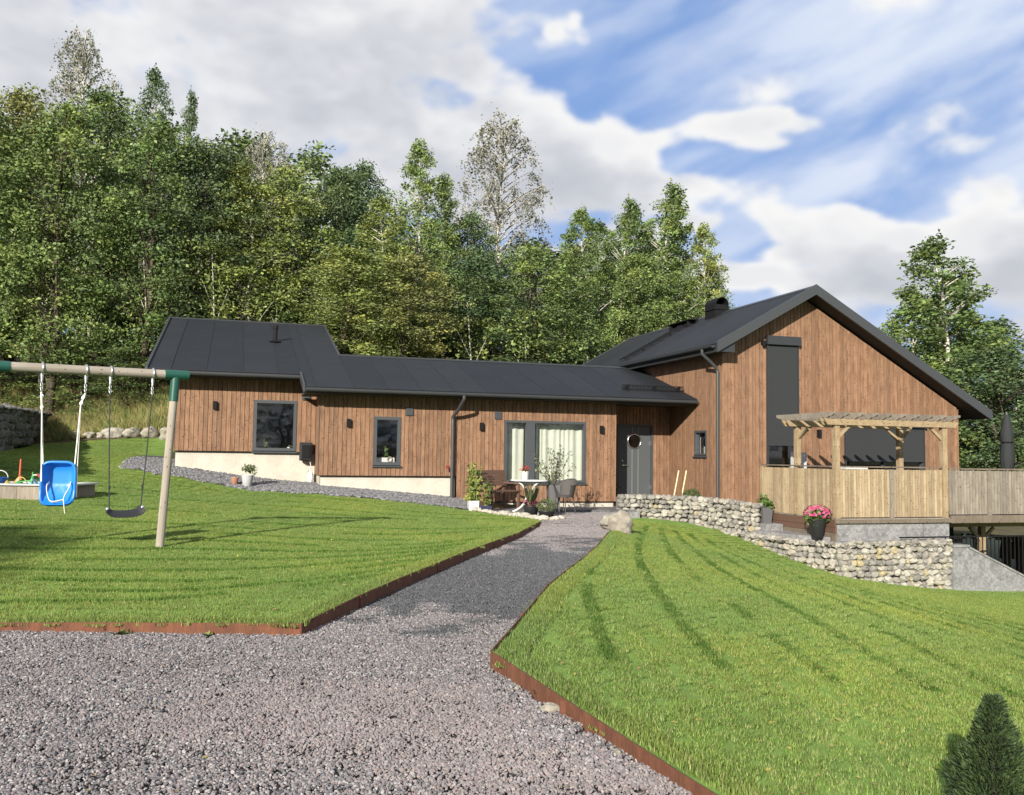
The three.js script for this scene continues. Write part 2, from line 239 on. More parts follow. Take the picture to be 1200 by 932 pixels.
// a clad wall: backing with openings, boards one by one
function cladWall(m, s0, s1, bot, top, holes, label, breaks = []) {
  const bk = [], cuts = [...new Set([s0, s1, ...breaks, ...holes.flatMap((h) => [h[0], h[1]])])].sort((a, b) => a - b), inHole = (a, b) => holes.filter((h) => h[0] < (a + b) / 2 && h[1] > (a + b) / 2);
  const spans = (a, b) => { let r = [[bot, top]]; for (const h of inHole(a, b)) r = r.flatMap(([lo, hi]) => { const o = []; if (h[2] > lo(a) + .01) o.push([lo, () => h[2]]); if (h[3] < Math.max(hi(a), hi(b)) - .01) o.push([() => h[3], hi]); return o; }); return r; };
  for (let i = 0; i + 1 < cuts.length; i++) { const a = cuts[i], b = cuts[i + 1]; for (const [lo, hi] of spans(a, b)) bk.push(slab(m, a, b, lo(a) + .02, lo(b) + .02, hi(a) - .01, hi(b) - .01, .034, .16)); }
  const wall = mesh('wall', mg(bk), M.backing, house); if (label) wall.userData.label = label;
  for (let i = 0; i + 1 < cuts.length; i++) {
    const a = cuts[i], b = cuts[i + 1], n = Math.max(1, Math.round((b - a) / .104)), w = (b - a) / n;
    for (let k = 0; k < n; k++) for (const [lo, hi] of spans(a, b)) {
      const x0 = a + k * w + .005, x1 = a + (k + 1) * w - .005, j = (rw() - .5) * .008, mid = (x0 + x1) / 2;
      if (Math.min(hi(x0), hi(x1)) - Math.max(lo(x0), lo(x1)) < .02) continue;
      mesh('board', slab(m, x0, x1, lo(mid), lo(mid), hi(x0), hi(x1), .004 + j, .030 + j, Math.floor(rw() * 60) / 8, rw() * 7), pick(M.clad, rw), wall);
    }
  }
  return wall;
}
function windowAt(m, s0, s1, y0, y1, o = {}) {
  const w = new THREE.Group(); w.name = 'window'; house.add(w); if (o.label) w.userData.label = o.label;
  const f = o.f ?? .075, bars = [];
  for (const [a, b, lo, hi] of [[s0, s0 + f, y0, y1], [s1 - f, s1, y0, y1], [s0 + f, s1 - f, y0, y0 + f], [s0 + f, s1 - f, y1 - f, y1]]) bars.push(slab(m, a, b, lo, lo, hi, hi, -.012, .11));
  for (const [a, b] of o.bars ?? []) bars.push(slab(m, a, b, y0 + f, y0 + f, y1 - f, y1 - f, -.006, .10));
  mesh('frame', mg(bars), M.frame, w);
  const xs = [s0 + f, ...(o.bars ?? []).flat(), s1 - f];
  for (let i = 0; i < xs.length; i += 2) mesh('pane', slab(m, xs[i], xs[i + 1], y0 + f, y0 + f, y1 - f, y1 - f, .055, .059), M.glass, w);
  mesh('sill', hexa([m(s0 - .03, y0 - .05, -.055), m(s1 + .03, y0 - .05, -.055), m(s1 + .03, y0 - .03, .03), m(s0 - .03, y0 - .03, .03), m(s0 - .03, y0 - .028, -.055), m(s1 + .03, y0 - .028, -.055), m(s1 + .03, y0 - .004, .03), m(s0 - .03, y0 - .004, .03)]), M.frame, w);
  // the room behind
  const D = o.deep ?? 4.2, p = .5, room = [slab(m, s0 - p, s1 + p, y0 - p, y0 - p, y0 - p + .04, y0 - p + .04, .17, D), slab(m, s0 - p, s1 + p, y1 + .1, y1 + .1, y1 + .14, y1 + .14, .17, D), slab(m, s0 - p, s0 - p + .04, y0 - p, y0 - p, y1 + .1, y1 + .1, .17, D), slab(m, s1 + p - .04, s1 + p, y0 - p, y0 - p, y1 + .1, y1 + .1, .17, D), slab(m, s0 - p, s1 + p, y0 - p, y0 - p, y1 + .1, y1 + .1, D, D + .04),
    slab(m, s0, s1, y0 - .02, y0 - .02, y0 + .02, y0 + .02, .12, .34), slab(m, s0 - p, s0, y0 - p, y0 - p, y1 + .1, y1 + .1, .165, .18), slab(m, s1, s1 + p, y0 - p, y0 - p, y1 + .1, y1 + .1, .165, .18), slab(m, s0, s1, y0 - p, y0 - p, y0, y0, .165, .18)];
  mesh('room', mg(room), M.room, w);
  return w;
}
function curtainGeo(m, s0, s1, y0, y1, d, seed) {
  const n = Math.round((s1 - s0) * 60), ny = 6, pos = [], idx = [], r = rng(seed), ph = r() * 6;
  for (let j = 0; j <= ny; j++) for (let i = 0; i <= n; i++) { const s = lerp(s0, s1, i / n), y = lerp(y0, y1, j / ny); pos.push(...m(s, y, d + 0.014 * Math.sin(s * 42 + ph + Math.sin(s * 9 + seed) * 1.6) + .012 * Math.sin(s * 17 + j * .2))); }
  for (let j = 0; j < ny; j++) for (let i = 0; i < n; i++) { const p = j * (n + 1) + i; idx.push(p, p + 1, p + n + 2, p, p + n + 2, p + n + 1); }
  const g = new THREE.BufferGeometry(); g.setAttribute('position', new THREE.Float32BufferAttribute(pos, 3)); g.setIndex(idx); g.computeVertexNormals(); return g;
}
const Y = (rel) => rel + E0;
// wing roof: one plane, eave y 2.97 at v 21.45, 17 degrees
const TP = Math.tan(17 * Math.PI / 180), wingY = (v) => Y(1.52) + (v - 21.45) * TP;
const mL = front(23.2), mW = front(22), mD = front(23.0), mG = front(20.15), mS = side(11.6);
// --- clad walls
cladWall(mL, -1.36, 1.935, () => 1.435, () => wingY(23.2) - .13, [[.44, 1.47, 1.435, 2.70]], 'clad wall set back at the swing end');
cladWall(mW, 1.93, 5.27, () => .895, () => wingY(22) - .13, [[3.215, 3.865, 1.13, 2.318]], 'clad wall with the narrow window');
cladWall(mW, 5.275, 9.485, () => .272, () => wingY(22) - .13, [[6.49, 8.68, .73, 2.312]], 'clad wall with the wide curtained window');
cladWall(side(1.935), -23.36, -22.04, () => .895, () => wingY(22.6) - .22, []);
cladWall(mD, 9.55, 11.58, () => .20, () => wingY(23) - .13, [[9.66, 11.07, .20, 2.32]], 'clad wall round the front door');
const mainY = (u) => u < 13.95 ? Y(4.36) - (13.95 - u) * .567 : Y(4.36) - (u - 13.95) * .561;
cladWall(mG, 11.62, 18.72, () => -.05, (u) => mainY(u) - .26, [[12.83, 13.745, 1.0, 4.52], [15.13, 17.62, .6, 2.41]], 'tall clad gable wall', [13.95]);
cladWall(mS, -26.2, -20.186, () => -.05, () => Y(2.68), [[-21.62, -20.98, 1.47, 2.14]], 'clad side wall beside the door');
// corner boards
for (const [m, s] of [[mL, -1.40], [mW, 9.485], [mG, 11.575], [mG, 18.72]]) { const b = m === mG ? -.05 : m === mL ? 1.435 : .272, t = m === mG ? (s < 14 ? Y(2.68) : mainY(s) - .3) : (m === mL ? wingY(23.2) : wingY(22)) - .13; mesh('corner_board', slab(m, s, s + .042, b, b, t, t, -.006, .17, rw(), rw()), M.clad[1], house); }
mesh('drip_edge', mg([slab(mW, 1.95, 5.27, .872, .872, .886, .886, -.012, .05), slab(mW, 5.28, 9.48, .25, .25, .263, .263, -.012, .05), slab(mL, -1.36, 1.93, 1.412, 1.412, 1.426, 1.426, -.012, .05)]), M.black, house);
// plinths
mesh('plinth', mg([slab(mL, -1.33, 2.05, .2, .2, 1.41, 1.41, .05, .3), slab(side(1.98), -23.25, -22.05, -.2, -.2, .87, .87, 0, .2), slab(mW, 1.98, 5.25, -.2, -.2, .87, .87, .045, .3), slab(mW, 5.26, 9.47, -.2, -.2, .248, .248, .03, .3)]), M.plinth, house);
// unseen back and sides close the house
mesh('wall', mg([slab(mL, -1.33, 2.6, .9, .9, wingY(29.4) - .3, wingY(29.4) - .3, 6.2, 6.35), slab(side(-1.3), -29.5, -23.4, .9, .9, wingY(23.3) - .2, wingY(23.3) - .2, 0, .15), slab(side(2.6), -29.5, -25, .9, .9, wingY(25) - .1, wingY(25) - .1, 0, .1), slab(mW, 2.6, 11.6, .2, .2, wingY(22.6) - .2, wingY(22.6) - .2, 6, 6.15), slab(mG, 11.65, 18.7, -.05, -.05, Y(1.5), Y(1.5), 10, 10.2), slab(side(18.6), -30.3, -20.4, -2.5, -2.5, mainY(18.7) - .3, mainY(18.7) - .3, 0, .15), slab(side(9.36), -23.3, -22.05, .2, .2, wingY(22.4) - .2, wingY(22.4) - .2, 0, .12)]), M.backing, house).userData.label = 'plain rear walls';
// gable triangle behind and basement front below the deck
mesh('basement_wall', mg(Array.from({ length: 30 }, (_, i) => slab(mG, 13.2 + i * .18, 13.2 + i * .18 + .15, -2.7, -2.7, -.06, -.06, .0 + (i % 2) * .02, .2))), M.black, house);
// --- roofs
const roofL = mesh('roof', mg([
  hexa([L(-1.97, wingY(22.68) - .11, 22.68), L(2.64, wingY(22.68) - .11, 22.68), L(2.64, wingY(29.72) - .11, 29.72), L(-1.97, wingY(29.72) - .11, 29.72), L(-1.97, wingY(22.68) - .02, 22.68), L(2.64, wingY(22.68) - .02, 22.68), L(2.64, wingY(29.72) - .02, 29.72), L(-1.97, wingY(29.72) - .02, 29.72)]),
  hexa([L(1.51, wingY(21.45) - .11, 21.45), L(11.57, wingY(21.45) - .11, 21.45), L(11.57, wingY(25.06) - .11, 25.06), L(1.51, wingY(25.06) - .11, 25.06), L(1.51, wingY(21.45) - .021, 21.45), L(11.57, wingY(21.45) - .021, 21.45), L(11.57, wingY(25.06) - .021, 25.06), L(1.51, wingY(25.06) - .021, 25.06)]),
  hexa([L(2.64, wingY(25.06) - .11, 25.06), L(11.57, wingY(25.06) - .11, 25.06), L(11.57, wingY(21.2) - .11, 28.9), L(2.64, wingY(21.2) - .11, 28.9), L(2.64, wingY(25.06) - .02, 25.06), L(11.57, wingY(25.06) - .02, 25.06), L(11.57, wingY(21.2) - .02, 28.9), L(2.64, wingY(21.2) - .02, 28.9)]),
]), M.soffit, house); roofL.userData.label = 'low black sheet roof of the wing';
{
  const seams = [-1.98, -1.476, -.69, .14, .97, 1.5, 1.76, 2.65, 3.45, 4.27, 5.08, 5.87, 6.67, 7.48, 8.29, 9.1, 9.91, 10.72, 11.57];
  seams.slice(0, -1).forEach((a, i) => {
    const b = seams[i + 1], v0 = a < 1.49 ? 22.64 : 21.41, v1 = a < 2.64 ? 29.74 : 25.08, o = .002 + rw() * .004;
    const real = a !== 1.5;
    mesh('roof_panel', hexa([L(a + .002, wingY(v0) - .018, v0), L(b - .002, wingY(v0) - .018, v0), L(b - .002, wingY(v1) - .018, v1), L(a + .002, wingY(v1) - .018, v1), L(a + .002, wingY(v0) + o, v0), L(b - .002, wingY(v0) + o, v0), L(b - .002, wingY(v1) + o, v1), L(a + .002, wingY(v1) + o, v1)], rw() * 3, rw() * 3), pick(M.roof, rw), roofL);
    if (real && i) mesh('seam', hexa([L(a - .014, wingY(v0) + .0, v0), L(a + .014, wingY(v0) + .0, v0), L(a + .014, wingY(v1) + .0, v1), L(a - .014, wingY(v1), v1), L(a - .012, wingY(v0) + .016, v0), L(a + .012, wingY(v0) + .016, v0), L(a + .012, wingY(v1) + .016, v1), L(a - .012, wingY(v1) + .016, v1)]), M.roof[2], roofL);
  });
  const cap = (u0, u1, v) => mesh('ridge_cap', hexa([L(u0, wingY(v - .12) + .012, v - .12), L(u1, wingY(v - .12) + .012, v - .12), L(u1, wingY(v), v + .12), L(u0, wingY(v), v + .12), L(u0, wingY(v - .12) + .03, v - .12), L(u1, wingY(v - .12) + .03, v - .12), L(u1, wingY(v) + .05, v + .12), L(u0, wingY(v) + .05, v + .12)]), M.trim, roofL);
  cap(-2.0, 2.66, 29.74); cap(2.66, 11.57, 25.08);
  const verge = (u, v0, v1, w, mat = M.trimGrey) => mesh('verge_trim', hexa([L(u - w, wingY(v0) - .13, v0), L(u + w, wingY(v0) - .13, v0), L(u + w, wingY(v1) - .13, v1), L(u - w, wingY(v1) - .13, v1), L(u - w, wingY(v0) + .045, v0), L(u + w, wingY(v0) + .045, v0), L(u + w, wingY(v1) + .045, v1), L(u - w, wingY(v1) + .045, v1)]), mat, roofL);
  verge(-2.0, 22.62, 29.8, .03); verge(2.66, 25.12, 29.8, .03); verge(1.50, 21.40, 22.66, .022);
  mesh('fascia', mg([hexa([[-1.97, 2.0], [2.64, 2.0]].length ? [L(-1.97, wingY(22.64) - .135, 22.655), L(1.47, wingY(22.64) - .135, 22.655), L(1.47, wingY(22.64) - .135, 22.679), L(-1.97, wingY(22.64) - .135, 22.679), L(-1.97, wingY(22.64) - .03, 22.655), L(1.47, wingY(22.64) - .03, 22.655), L(1.47, wingY(22.64) - .03, 22.679), L(-1.97, wingY(22.64) - .03, 22.679)] : [])]), M.trim, roofL);
  mesh('fascia', slab(front(21.425), 1.54, 11.57, wingY(21.42) - .135, wingY(21.42) - .135, wingY(21.42) - .03, wingY(21.42) - .03, 0, .022), M.trim, roofL);
  // flat dark soffit boards
  mesh('soffit', mg([slab(front(21.45), 1.55, 11.57, wingY(21.45) - .16, wingY(21.45) - .16, wingY(21.45) - .14, wingY(21.45) - .14, 0, 1.6), slab(front(22.69), -1.95, 1.9, wingY(22.69) - .16, wingY(22.69) - .16, wingY(22.69) - .14, wingY(22.69) - .14, 0, .55)]), M.soffit, roofL);
}
function gutter(name, u0, u1, y, v, parent) { // half round
  const s = new THREE.Shape(); s.absarc(0, 0, .065, Math.PI, 2 * Math.PI, false); s.lineTo(.055, .0); s.absarc(0, 0, .055, 2 * Math.PI, Math.PI, true); s.closePath();
  const g = new THREE.ExtrudeGeometry(s, { depth: u1 - u0, bevelEnabled: false, curveSegments: 8 }); g.rotateY(Math.PI / 2); const p = L(u0, y, v); g.translate(...p); return mesh(name, g, M.trimGrey, parent);
}
gutter('gutter', -1.95, 1.48, wingY(22.6) - .055, 22.57, house); gutter('gutter', 1.53, 11.55, wingY(21.4) - .055, 21.345, house);
// main roof
const roofM = mesh('roof', mg([[11.2, 13.95], [13.95, 19.35]].map(([a, b]) => hexa([L(a, mainY(a) - .2, 19.68), L(b, mainY(b) - .2, 19.68), L(b, mainY(b) - .2, 30.8), L(a, mainY(a) - .2, 30.8), L(a, mainY(a) - .02, 19.68), L(b, mainY(b) - .02, 19.68), L(b, mainY(b) - .02, 30.8), L(a, mainY(a) - .02, 30.8)]))), M.soffit, house); roofM.userData.label = 'steep black sheet roof over the gable';
for (const [a, b] of [[11.17, 13.95], [13.95, 19.38]]) for (let i = 0; i < 14; i++) {
  const v0 = 19.68 + i * .795, v1 = v0 + .793, o = .002 + rw() * .003;
  mesh('roof_panel', hexa([L(a, mainY(a) - .018, v0), L(b, mainY(b) - .018, v0), L(b, mainY(b) - .018, v1), L(a, mainY(a) - .018, v1), L(a, mainY(a) + o, v0), L(b, mainY(b) + o, v0), L(b, mainY(b) + o, v1), L(a, mainY(a) + o, v1)], rw() * 3, rw() * 3), pick(M.roof, rw), roofM);
}
for (const v of [19.62, 30.79]) for (const [a, b] of [[11.15, 13.95], [13.95, 19.40]]) mesh('verge_trim', hexa([L(a, mainY(a) - .22, v), L(b, mainY(b) - .22, v), L(b, mainY(b) - .22, v + .058), L(a, mainY(a) - .22, v + .058), L(a, mainY(a) + .04, v), L(b, mainY(b) + .04, v), L(b, mainY(b) + .04, v + .058), L(a, mainY(a) + .04, v + .058)]), M.trimGrey, roofM);
mesh('ridge_cap', mg([[13.8, 13.95], [13.95, 14.1]].map(([a, b]) => hexa([L(a, mainY(a) + .008, 19.7), L(b, mainY(b) + .008, 19.7), L(b, mainY(b) + .008, 30.78), L(a, mainY(a) + .008, 30.78), L(a, mainY(a) + .026, 19.7), L(b, mainY(b) + .026, 19.7), L(b, mainY(b) + .026, 30.78), L(a, mainY(a) + .026, 30.78)]))), M.trim, roofM);
mesh('soffit', mg([hexa([L(11.2, Y(2.59), 19.7), L(11.6, Y(2.59), 19.7), L(11.6, Y(2.59), 30.7), L(11.2, Y(2.59), 30.7), L(11.2, Y(2.61), 19.7), L(11.6, Y(2.61), 19.7), L(11.6, Y(2.61), 30.7), L(11.2, Y(2.61), 30.7)]), slab(side(11.17), -30.7, -19.7, Y(2.57), Y(2.57), mainY(11.17) - .03, mainY(11.17) - .03, 0, .025)]), M.trim, roofM);
mesh('eave_end', mg([19.69, 30.7].map((v) => hexa([L(11.19, Y(2.575), v), L(11.66, Y(2.575), v), L(11.66, Y(2.575), v + .02), L(11.19, Y(2.575), v + .02), L(11.19, mainY(11.19) - .06, v), L(11.66, mainY(11.66) - .06, v), L(11.66, mainY(11.66) - .06, v + .02), L(11.19, mainY(11.19) - .06, v + .02)]))), M.trim, roofM);
{ // eave gutter of the gable house and its downpipe
  const s = new THREE.Shape(); s.absarc(0, 0, .065, Math.PI, 2 * Math.PI, false); s.lineTo(.055, 0); s.absarc(0, 0, .055, 2 * Math.PI, Math.PI, true); s.closePath();
  const g = new THREE.ExtrudeGeometry(s, { depth: 6.3, bevelEnabled: false, curveSegments: 8 }); g.translate(...L(11.09, mainY(11.17) - .05, 26.05)); mesh('gutter', g, M.trimGrey, house);
  const pipe = (pts) => tube(pts.map((p) => L(...p)), .042, 10, 40);
  const y1 = mainY(11.17) - .1;
  mesh('downpipe', pipe([[11.09, y1, 20.28], [11.09, y1 - .12, 20.28], [11.36, y1 - .34, 20.28], [11.52, y1 - .50, 20.28], [11.52, y1 - .7, 20.28], [11.52, 1.2, 20.28], [11.52, .0, 20.28]]), M.trimGrey, house);
  const y2 = wingY(21.4) - .1;
  mesh('downpipe', pipe([[5.27, y2, 21.345], [5.27, y2 - .1, 21.345], [5.2, y2 - .36, 21.7], [5.14, y2 - .5, 21.91], [5.14, y2 - .7, 21.91], [5.14, 1.2, 21.91], [5.14, .32, 21.91], [5.14, .26, 21.8]]), M.trimGrey, house);
}
// vent pipe on the roof
{ const p = L(1.03, wingY(26.56), 26.56); mesh('vent_pipe', mg([at(new THREE.CylinderGeometry(.055, .055, .42, 12), p[0], p[1] + .2, p[2]), at(new THREE.CylinderGeometry(.075, .075, .1, 12), p[0], p[1] + .42, p[2]), at(new THREE.CylinderGeometry(.1, .19, .07, 12), p[0], p[1] + .03, p[2])]), M.black, roofL); }
// snow guard
{ const v = 22.08, y = wingY(v), g = [slab(front(v), 9.72, 11.52, y + .04, y + .04, y + .06, y + .06, 0, .02), slab(front(v), 9.72, 11.52, y + .15, y + .15, y + .17, y + .17, 0, .02)]; for (let i = 0; i <= 44; i++) g.push(slab(front(v), 9.73 + i * .04, 9.745 + i * .04, y + .06, y + .06, y + .15, y + .15, .004, .016)); for (const u of [9.9, 10.7, 11.4]) g.push(hexa([L(u, y - .01, v), L(u + .03, y - .01, v), L(u + .03, y + .1, v + .3), L(u, y + .1, v + .3), L(u, y + .18, v), L(u + .03, y + .18, v), L(u + .03, y + .12, v + .3), L(u, y + .12, v + .3)])); const sg = mesh('snow_guard', mg(g), M.black, roofL); }
// chimney with arched hood, catwalk and roof ladder
{
  const cu = 13.80, cv = 24.35, y0 = mainY(13.4) - .1, y1 = Y(4.56), b = [slab(front(cv - .30), cu - .23, cu + .23, y0, y0, y1, y1, 0, .60), slab(front(cv - .33), cu - .26, cu + .26, y1 - .16, y1 - .16, y1 - .13, y1 - .13, 0, .66)];
  const ch = mesh('chimney', mg(b), M.black, roofM);
  const s = new THREE.Shape(); s.absarc(0, 0, .22, 0, Math.PI, false); s.lineTo(-.195, 0); s.absarc(0, 0, .195, Math.PI, 0, true); s.closePath();
  const g = new THREE.ExtrudeGeometry(s, { depth: .66, bevelEnabled: false, curveSegments: 14 }); g.translate(0, 0, -.33); const p = L(cu, y1, cv); g.translate(...p); mesh('chimney_hood', g, M.black, ch);
  const lad = []; for (const v of [25.45, 25.85]) lad.push(hexa([L(11.3, mainY(11.3) + .07, v), L(13.8, mainY(13.8) + .07, v), L(13.8, mainY(13.8) + .07, v + .04), L(11.3, mainY(11.3) + .07, v + .04), L(11.3, mainY(11.3) + .12, v), L(13.8, mainY(13.8) + .12, v), L(13.8, mainY(13.8) + .12, v + .04), L(11.3, mainY(11.3) + .12, v + .04)]));
  for (let i = 0; i < 9; i++) { const u = 11.4 + i * .29; lad.push(slab(front(25.45), u, u + .035, mainY(u) + .08, mainY(u) + .08, mainY(u) + .11, mainY(u) + .11, .03, .42)); }
  for (const u of [11.9, 12.8, 13.5]) lad.push(slab(front(25.44), u, u + .05, mainY(u) - .01, mainY(u) - .01, mainY(u) + .09, mainY(u) + .09, 0, .05), slab(front(25.84), u, u + .05, mainY(u) - .01, mainY(u) - .01, mainY(u) + .09, mainY(u) + .09, 0, .05));
  mesh('roof_ladder', mg(lad), M.black, roofM);
  mesh('catwalk', mg([slab(front(25.1), 13.3, 13.62, mainY(13.5) + .12, mainY(13.5) + .12, mainY(13.5) + .14, mainY(13.5) + .14, 0, 1.5), ...[25.3, 26.5].map((v) => slab(front(v), 13.32, 13.6, mainY(13.32) - .01, mainY(13.6) - .01, mainY(13.5) + .12, mainY(13.5) + .12, 0, .04))]), M.black, roofM);
}
// --- windows
const wA = windowAt(mL, .44, 1.47, 1.455, 2.70, { label: 'square dark grey window' });
const wB = windowAt(mW, 3.215, 3.865, 1.15, 2.318, { label: 'narrow upright dark grey window' });
const wC = windowAt(mW, 6.49, 8.68, .75, 2.312, { label: 'wide window with pale curtains', bars: [[7.06, 7.30]], f: .06, deep: 3.6 });
mesh('curtain', curtainGeo(mW, 6.50, 7.09, .72, 2.30, .30, 3), M.curtain, wC); mesh('curtain', curtainGeo(mW, 7.42, 8.70, .72, 2.30, .30, 8), M.curtain, wC);
const wS = windowAt(mS, -21.62, -20.98, 1.49, 2.14, { label: 'small window beside the downpipe', f: .055, deep: 1.2 });
mesh('curtain', curtainGeo(mS, -21.45, -21.2, 1.4, 2.12, .4, 4), M.curtain, wS);
const plantM = M.leaf;
// blinds over the gable windows
const wT = windowAt(mG, 12.83, 13.745, 1.02, 4.46, { label: 'tall window under a grey roller blind', f: .06 });
mesh('blind_box', slab(mG, 12.80, 13.775, 4.32, 4.32, 4.54, 4.54, -.13, -.014), M.trim, wT); mesh('blind', slab(mG, 12.86, 13.715, 1.80, 1.80, 4.33, 4.33, -.045, -.038), M.fabric, wT); mesh('blind_bar', slab(mG, 12.86, 13.715, 1.765, 1.765, 1.80, 1.80, -.055, -.03), M.trim, wT); mesh('blind_rail', mg([slab(mG, 12.83, 12.858, 1.0, 1.0, 4.33, 4.33, -.06, -.014), slab(mG, 13.717, 13.745, 1.0, 1.0, 4.33, 4.33, -.06, -.014)]), M.trim, wT);
const wU = windowAt(mG, 15.13, 17.62, .62, 2.36, { label: 'wide terrace window under a grey roller blind', f: .06, bars: [[16.34, 16.40]] });
mesh('blind_box', slab(mG, 15.10, 17.65, 2.30, 2.30, 2.43, 2.43, -.13, -.014), M.trim, wU); mesh('blind', slab(mG, 15.165, 17.585, 1.44, 1.44, 2.31, 2.31, -.045, -.038), M.fabric, wU); mesh('blind_bar', slab(mG, 15.165, 17.585, 1.40, 1.40, 1.44, 1.44, -.055, -.03), M.trim, wU); mesh('blind_rail', mg([slab(mG, 15.13, 15.16, .6, .6, 2.31, 2.31, -.06, -.014), slab(mG, 17.59, 17.62, .6, .6, 2.31, 2.31, -.06, -.014)]), M.trim, wU);
// --- front door with side light
{
  const d = new THREE.Group(); d.name = 'door'; house.add(d); d.userData.label = 'dark grey front door with a round steel porthole';
  mesh('frame', mg([slab(mD, 9.66, 9.70, .2, .2, 2.32, 2.32, -.01, .12), slab(mD, 9.99, 10.06, .2, .2, 2.32, 2.32, -.01, .12), slab(mD, 11.01, 11.07, .2, .2, 2.32, 2.32, -.01, .12), slab(mD, 9.70, 9.99, 2.27, 2.27, 2.32, 2.32, -.01, .12), slab(mD, 10.06, 11.01, 2.27, 2.27, 2.32, 2.32, -.01, .12), slab(mD, 9.70, 9.99, .2, .2, .26, .26, -.01, .12)]), M.frame, d);
  mesh('side_light', slab(mD, 9.70, 9.99, .26, .26, 2.27, 2.27, .05, .056), M.glass, d);
  mesh('hall', mg([slab(mD, 9.5, 11.2, .2, .2, 2.4, 2.4, 1.2, 1.24), slab(mD, 9.5, 9.54, .2, .2, 2.4, 2.4, .17, 1.2), slab(mD, 9.5, 11.2, 2.4, 2.4, 2.44, 2.44, .17, 1.24), slab(mD, 9.5, 11.2, .16, .16, .2, .2, .17, 1.24)]), M.room, d);
  const s = new THREE.Shape(); s.moveTo(10.065, .21); s.lineTo(11.005, .21); s.lineTo(11.005, 2.265); s.lineTo(10.065, 2.265); s.closePath(); const hole = new THREE.Path(); hole.absarc(10.52, 1.86, .185, 0, Math.PI * 2, true); s.holes.push(hole);
  const g = new THREE.ExtrudeGeometry(s, { depth: .06, bevelEnabled: false, curveSegments: 28 }); const o = L(0, 0, 23.035 + .06); g.translate(...o); mesh('leaf', g, M.door, d);
  const ring = new THREE.TorusGeometry(.195, .022, 10, 40); ring.translate(...L(10.52, 1.86, 23.03)); mesh('porthole_ring', ring, M.steel, d);
  const pg = new THREE.CircleGeometry(.19, 32); pg.translate(...L(10.52, 1.86, 23.06)); mesh('porthole_glass', pg, M.glass, d);
  mesh('groove_strip', mg([10.44, 10.62].map((u) => slab(mD, u, u + .022, .24, .24, 1.64, 1.64, .024, .034))), M.strip, d);
  mesh('groove_strip', mg([10.44, 10.62].map((u) => slab(mD, u, u + .022, 2.08, 2.08, 2.25, 2.25, .024, .034))), M.strip, d);
  const hd = mesh('handle', mg([at(new THREE.CylinderGeometry(.022, .022, .05, 10), ...L(10.16, 1.20, 23.01), Math.PI / 2), slab(mD, 10.15, 10.30, 1.19, 1.19, 1.21, 1.21, -.03, -.012), at(new THREE.CylinderGeometry(.02, .02, .02, 10), ...L(10.16, 1.32, 23.02), Math.PI / 2)]), M.steel, d);
  for (const y of [.55, 1.75]) mesh('hinge', slab(mD, 10.995, 11.02, y, y, y + .12, y + .12, -.022, .03), M.steel, d);
  mesh('door_lamp', at(new THREE.CapsuleGeometry(.04, .12, 4, 10), ...L(9.62, 2.24, 22.80), 0, 0, Math.PI / 2), M.white, d);
}
// --- wall lamps, vents, camera, tap
const wallLamp = (m, s, y) => { const g = mesh('wall_lamp', mg([slab(m, s - .042, s + .042, y - .095, y - .095, y + .095, y + .095, -.09, .004)]), M.black, house); mesh('lamp_plate', slab(m, s - .035, s + .035, y - .06, y - .06, y + .06, y + .06, -.004, .006), M.steel, g); };
wallLamp(mL, -.47, 2.54); wallLamp(mW, 2.60, 2.15); wallLamp(mW, 5.886, 2.135); wallLamp(mW, 9.106, 2.129); wallLamp(mG, 14.346, 2.10);
const vent = (m, s, y) => { const v = mesh('vent', mg([slab(m, s - .09, s + .09, y - .09, y - .09, y + .09, y + .09, -.035, .01), ...[-.05, 0, .05].map((k) => slab(m, s - .07, s + .07, y + k - .008, y + k - .008, y + k + .008, y + k + .008, -.045, -.034))]), M.frame, house); };
vent(mL, 1.685, 2.82); vent(mW, 4.067, 2.456); vent(mW, 6.313, 2.423);
mesh('wall_camera', mg([slab(mG, 12.67, 12.77, Y(2.86), Y(2.86), Y(2.96), Y(2.96), -.10, .0), at(new THREE.SphereGeometry(.045, 12, 8), ...L(12.72, Y(2.84), 20.08))]), M.black, house);
mesh('water_tap', mg([slab(mW, 5.00, 5.07, 1.11, 1.11, 1.16, 1.16, -.03, .004), at(new THREE.CylinderGeometry(.015, .015, .1, 8), ...L(5.04, 1.08, 21.93))]), std([.22, .03, .03], .5), house);

// ---------------------------------------------------------------- things set out on the house axes
function hthing(name, label, category, u0, y0, v0, group) {
  const [x, z] = XZ(u0, v0), g = thing(name, label, category, x, y0, z, A0, group), l = (u, y, v) => [u - u0, y - y0, -(v - v0)];
  const fr = (v) => (s, y, d) => l(s, y, v + d), sd = (u) => (s, y, d) => l(u + d, y, -s);
  return { g, l, fr, sd, bx: (u0_, u1, y0_, y1, v0_, v1, uo = 0, vo = 0) => slab(fr(v0_), u0_, u1, y0_, y0_, y1, y1, 0, v1 - v0_, uo, vo) };
}
const r3 = rng(33);
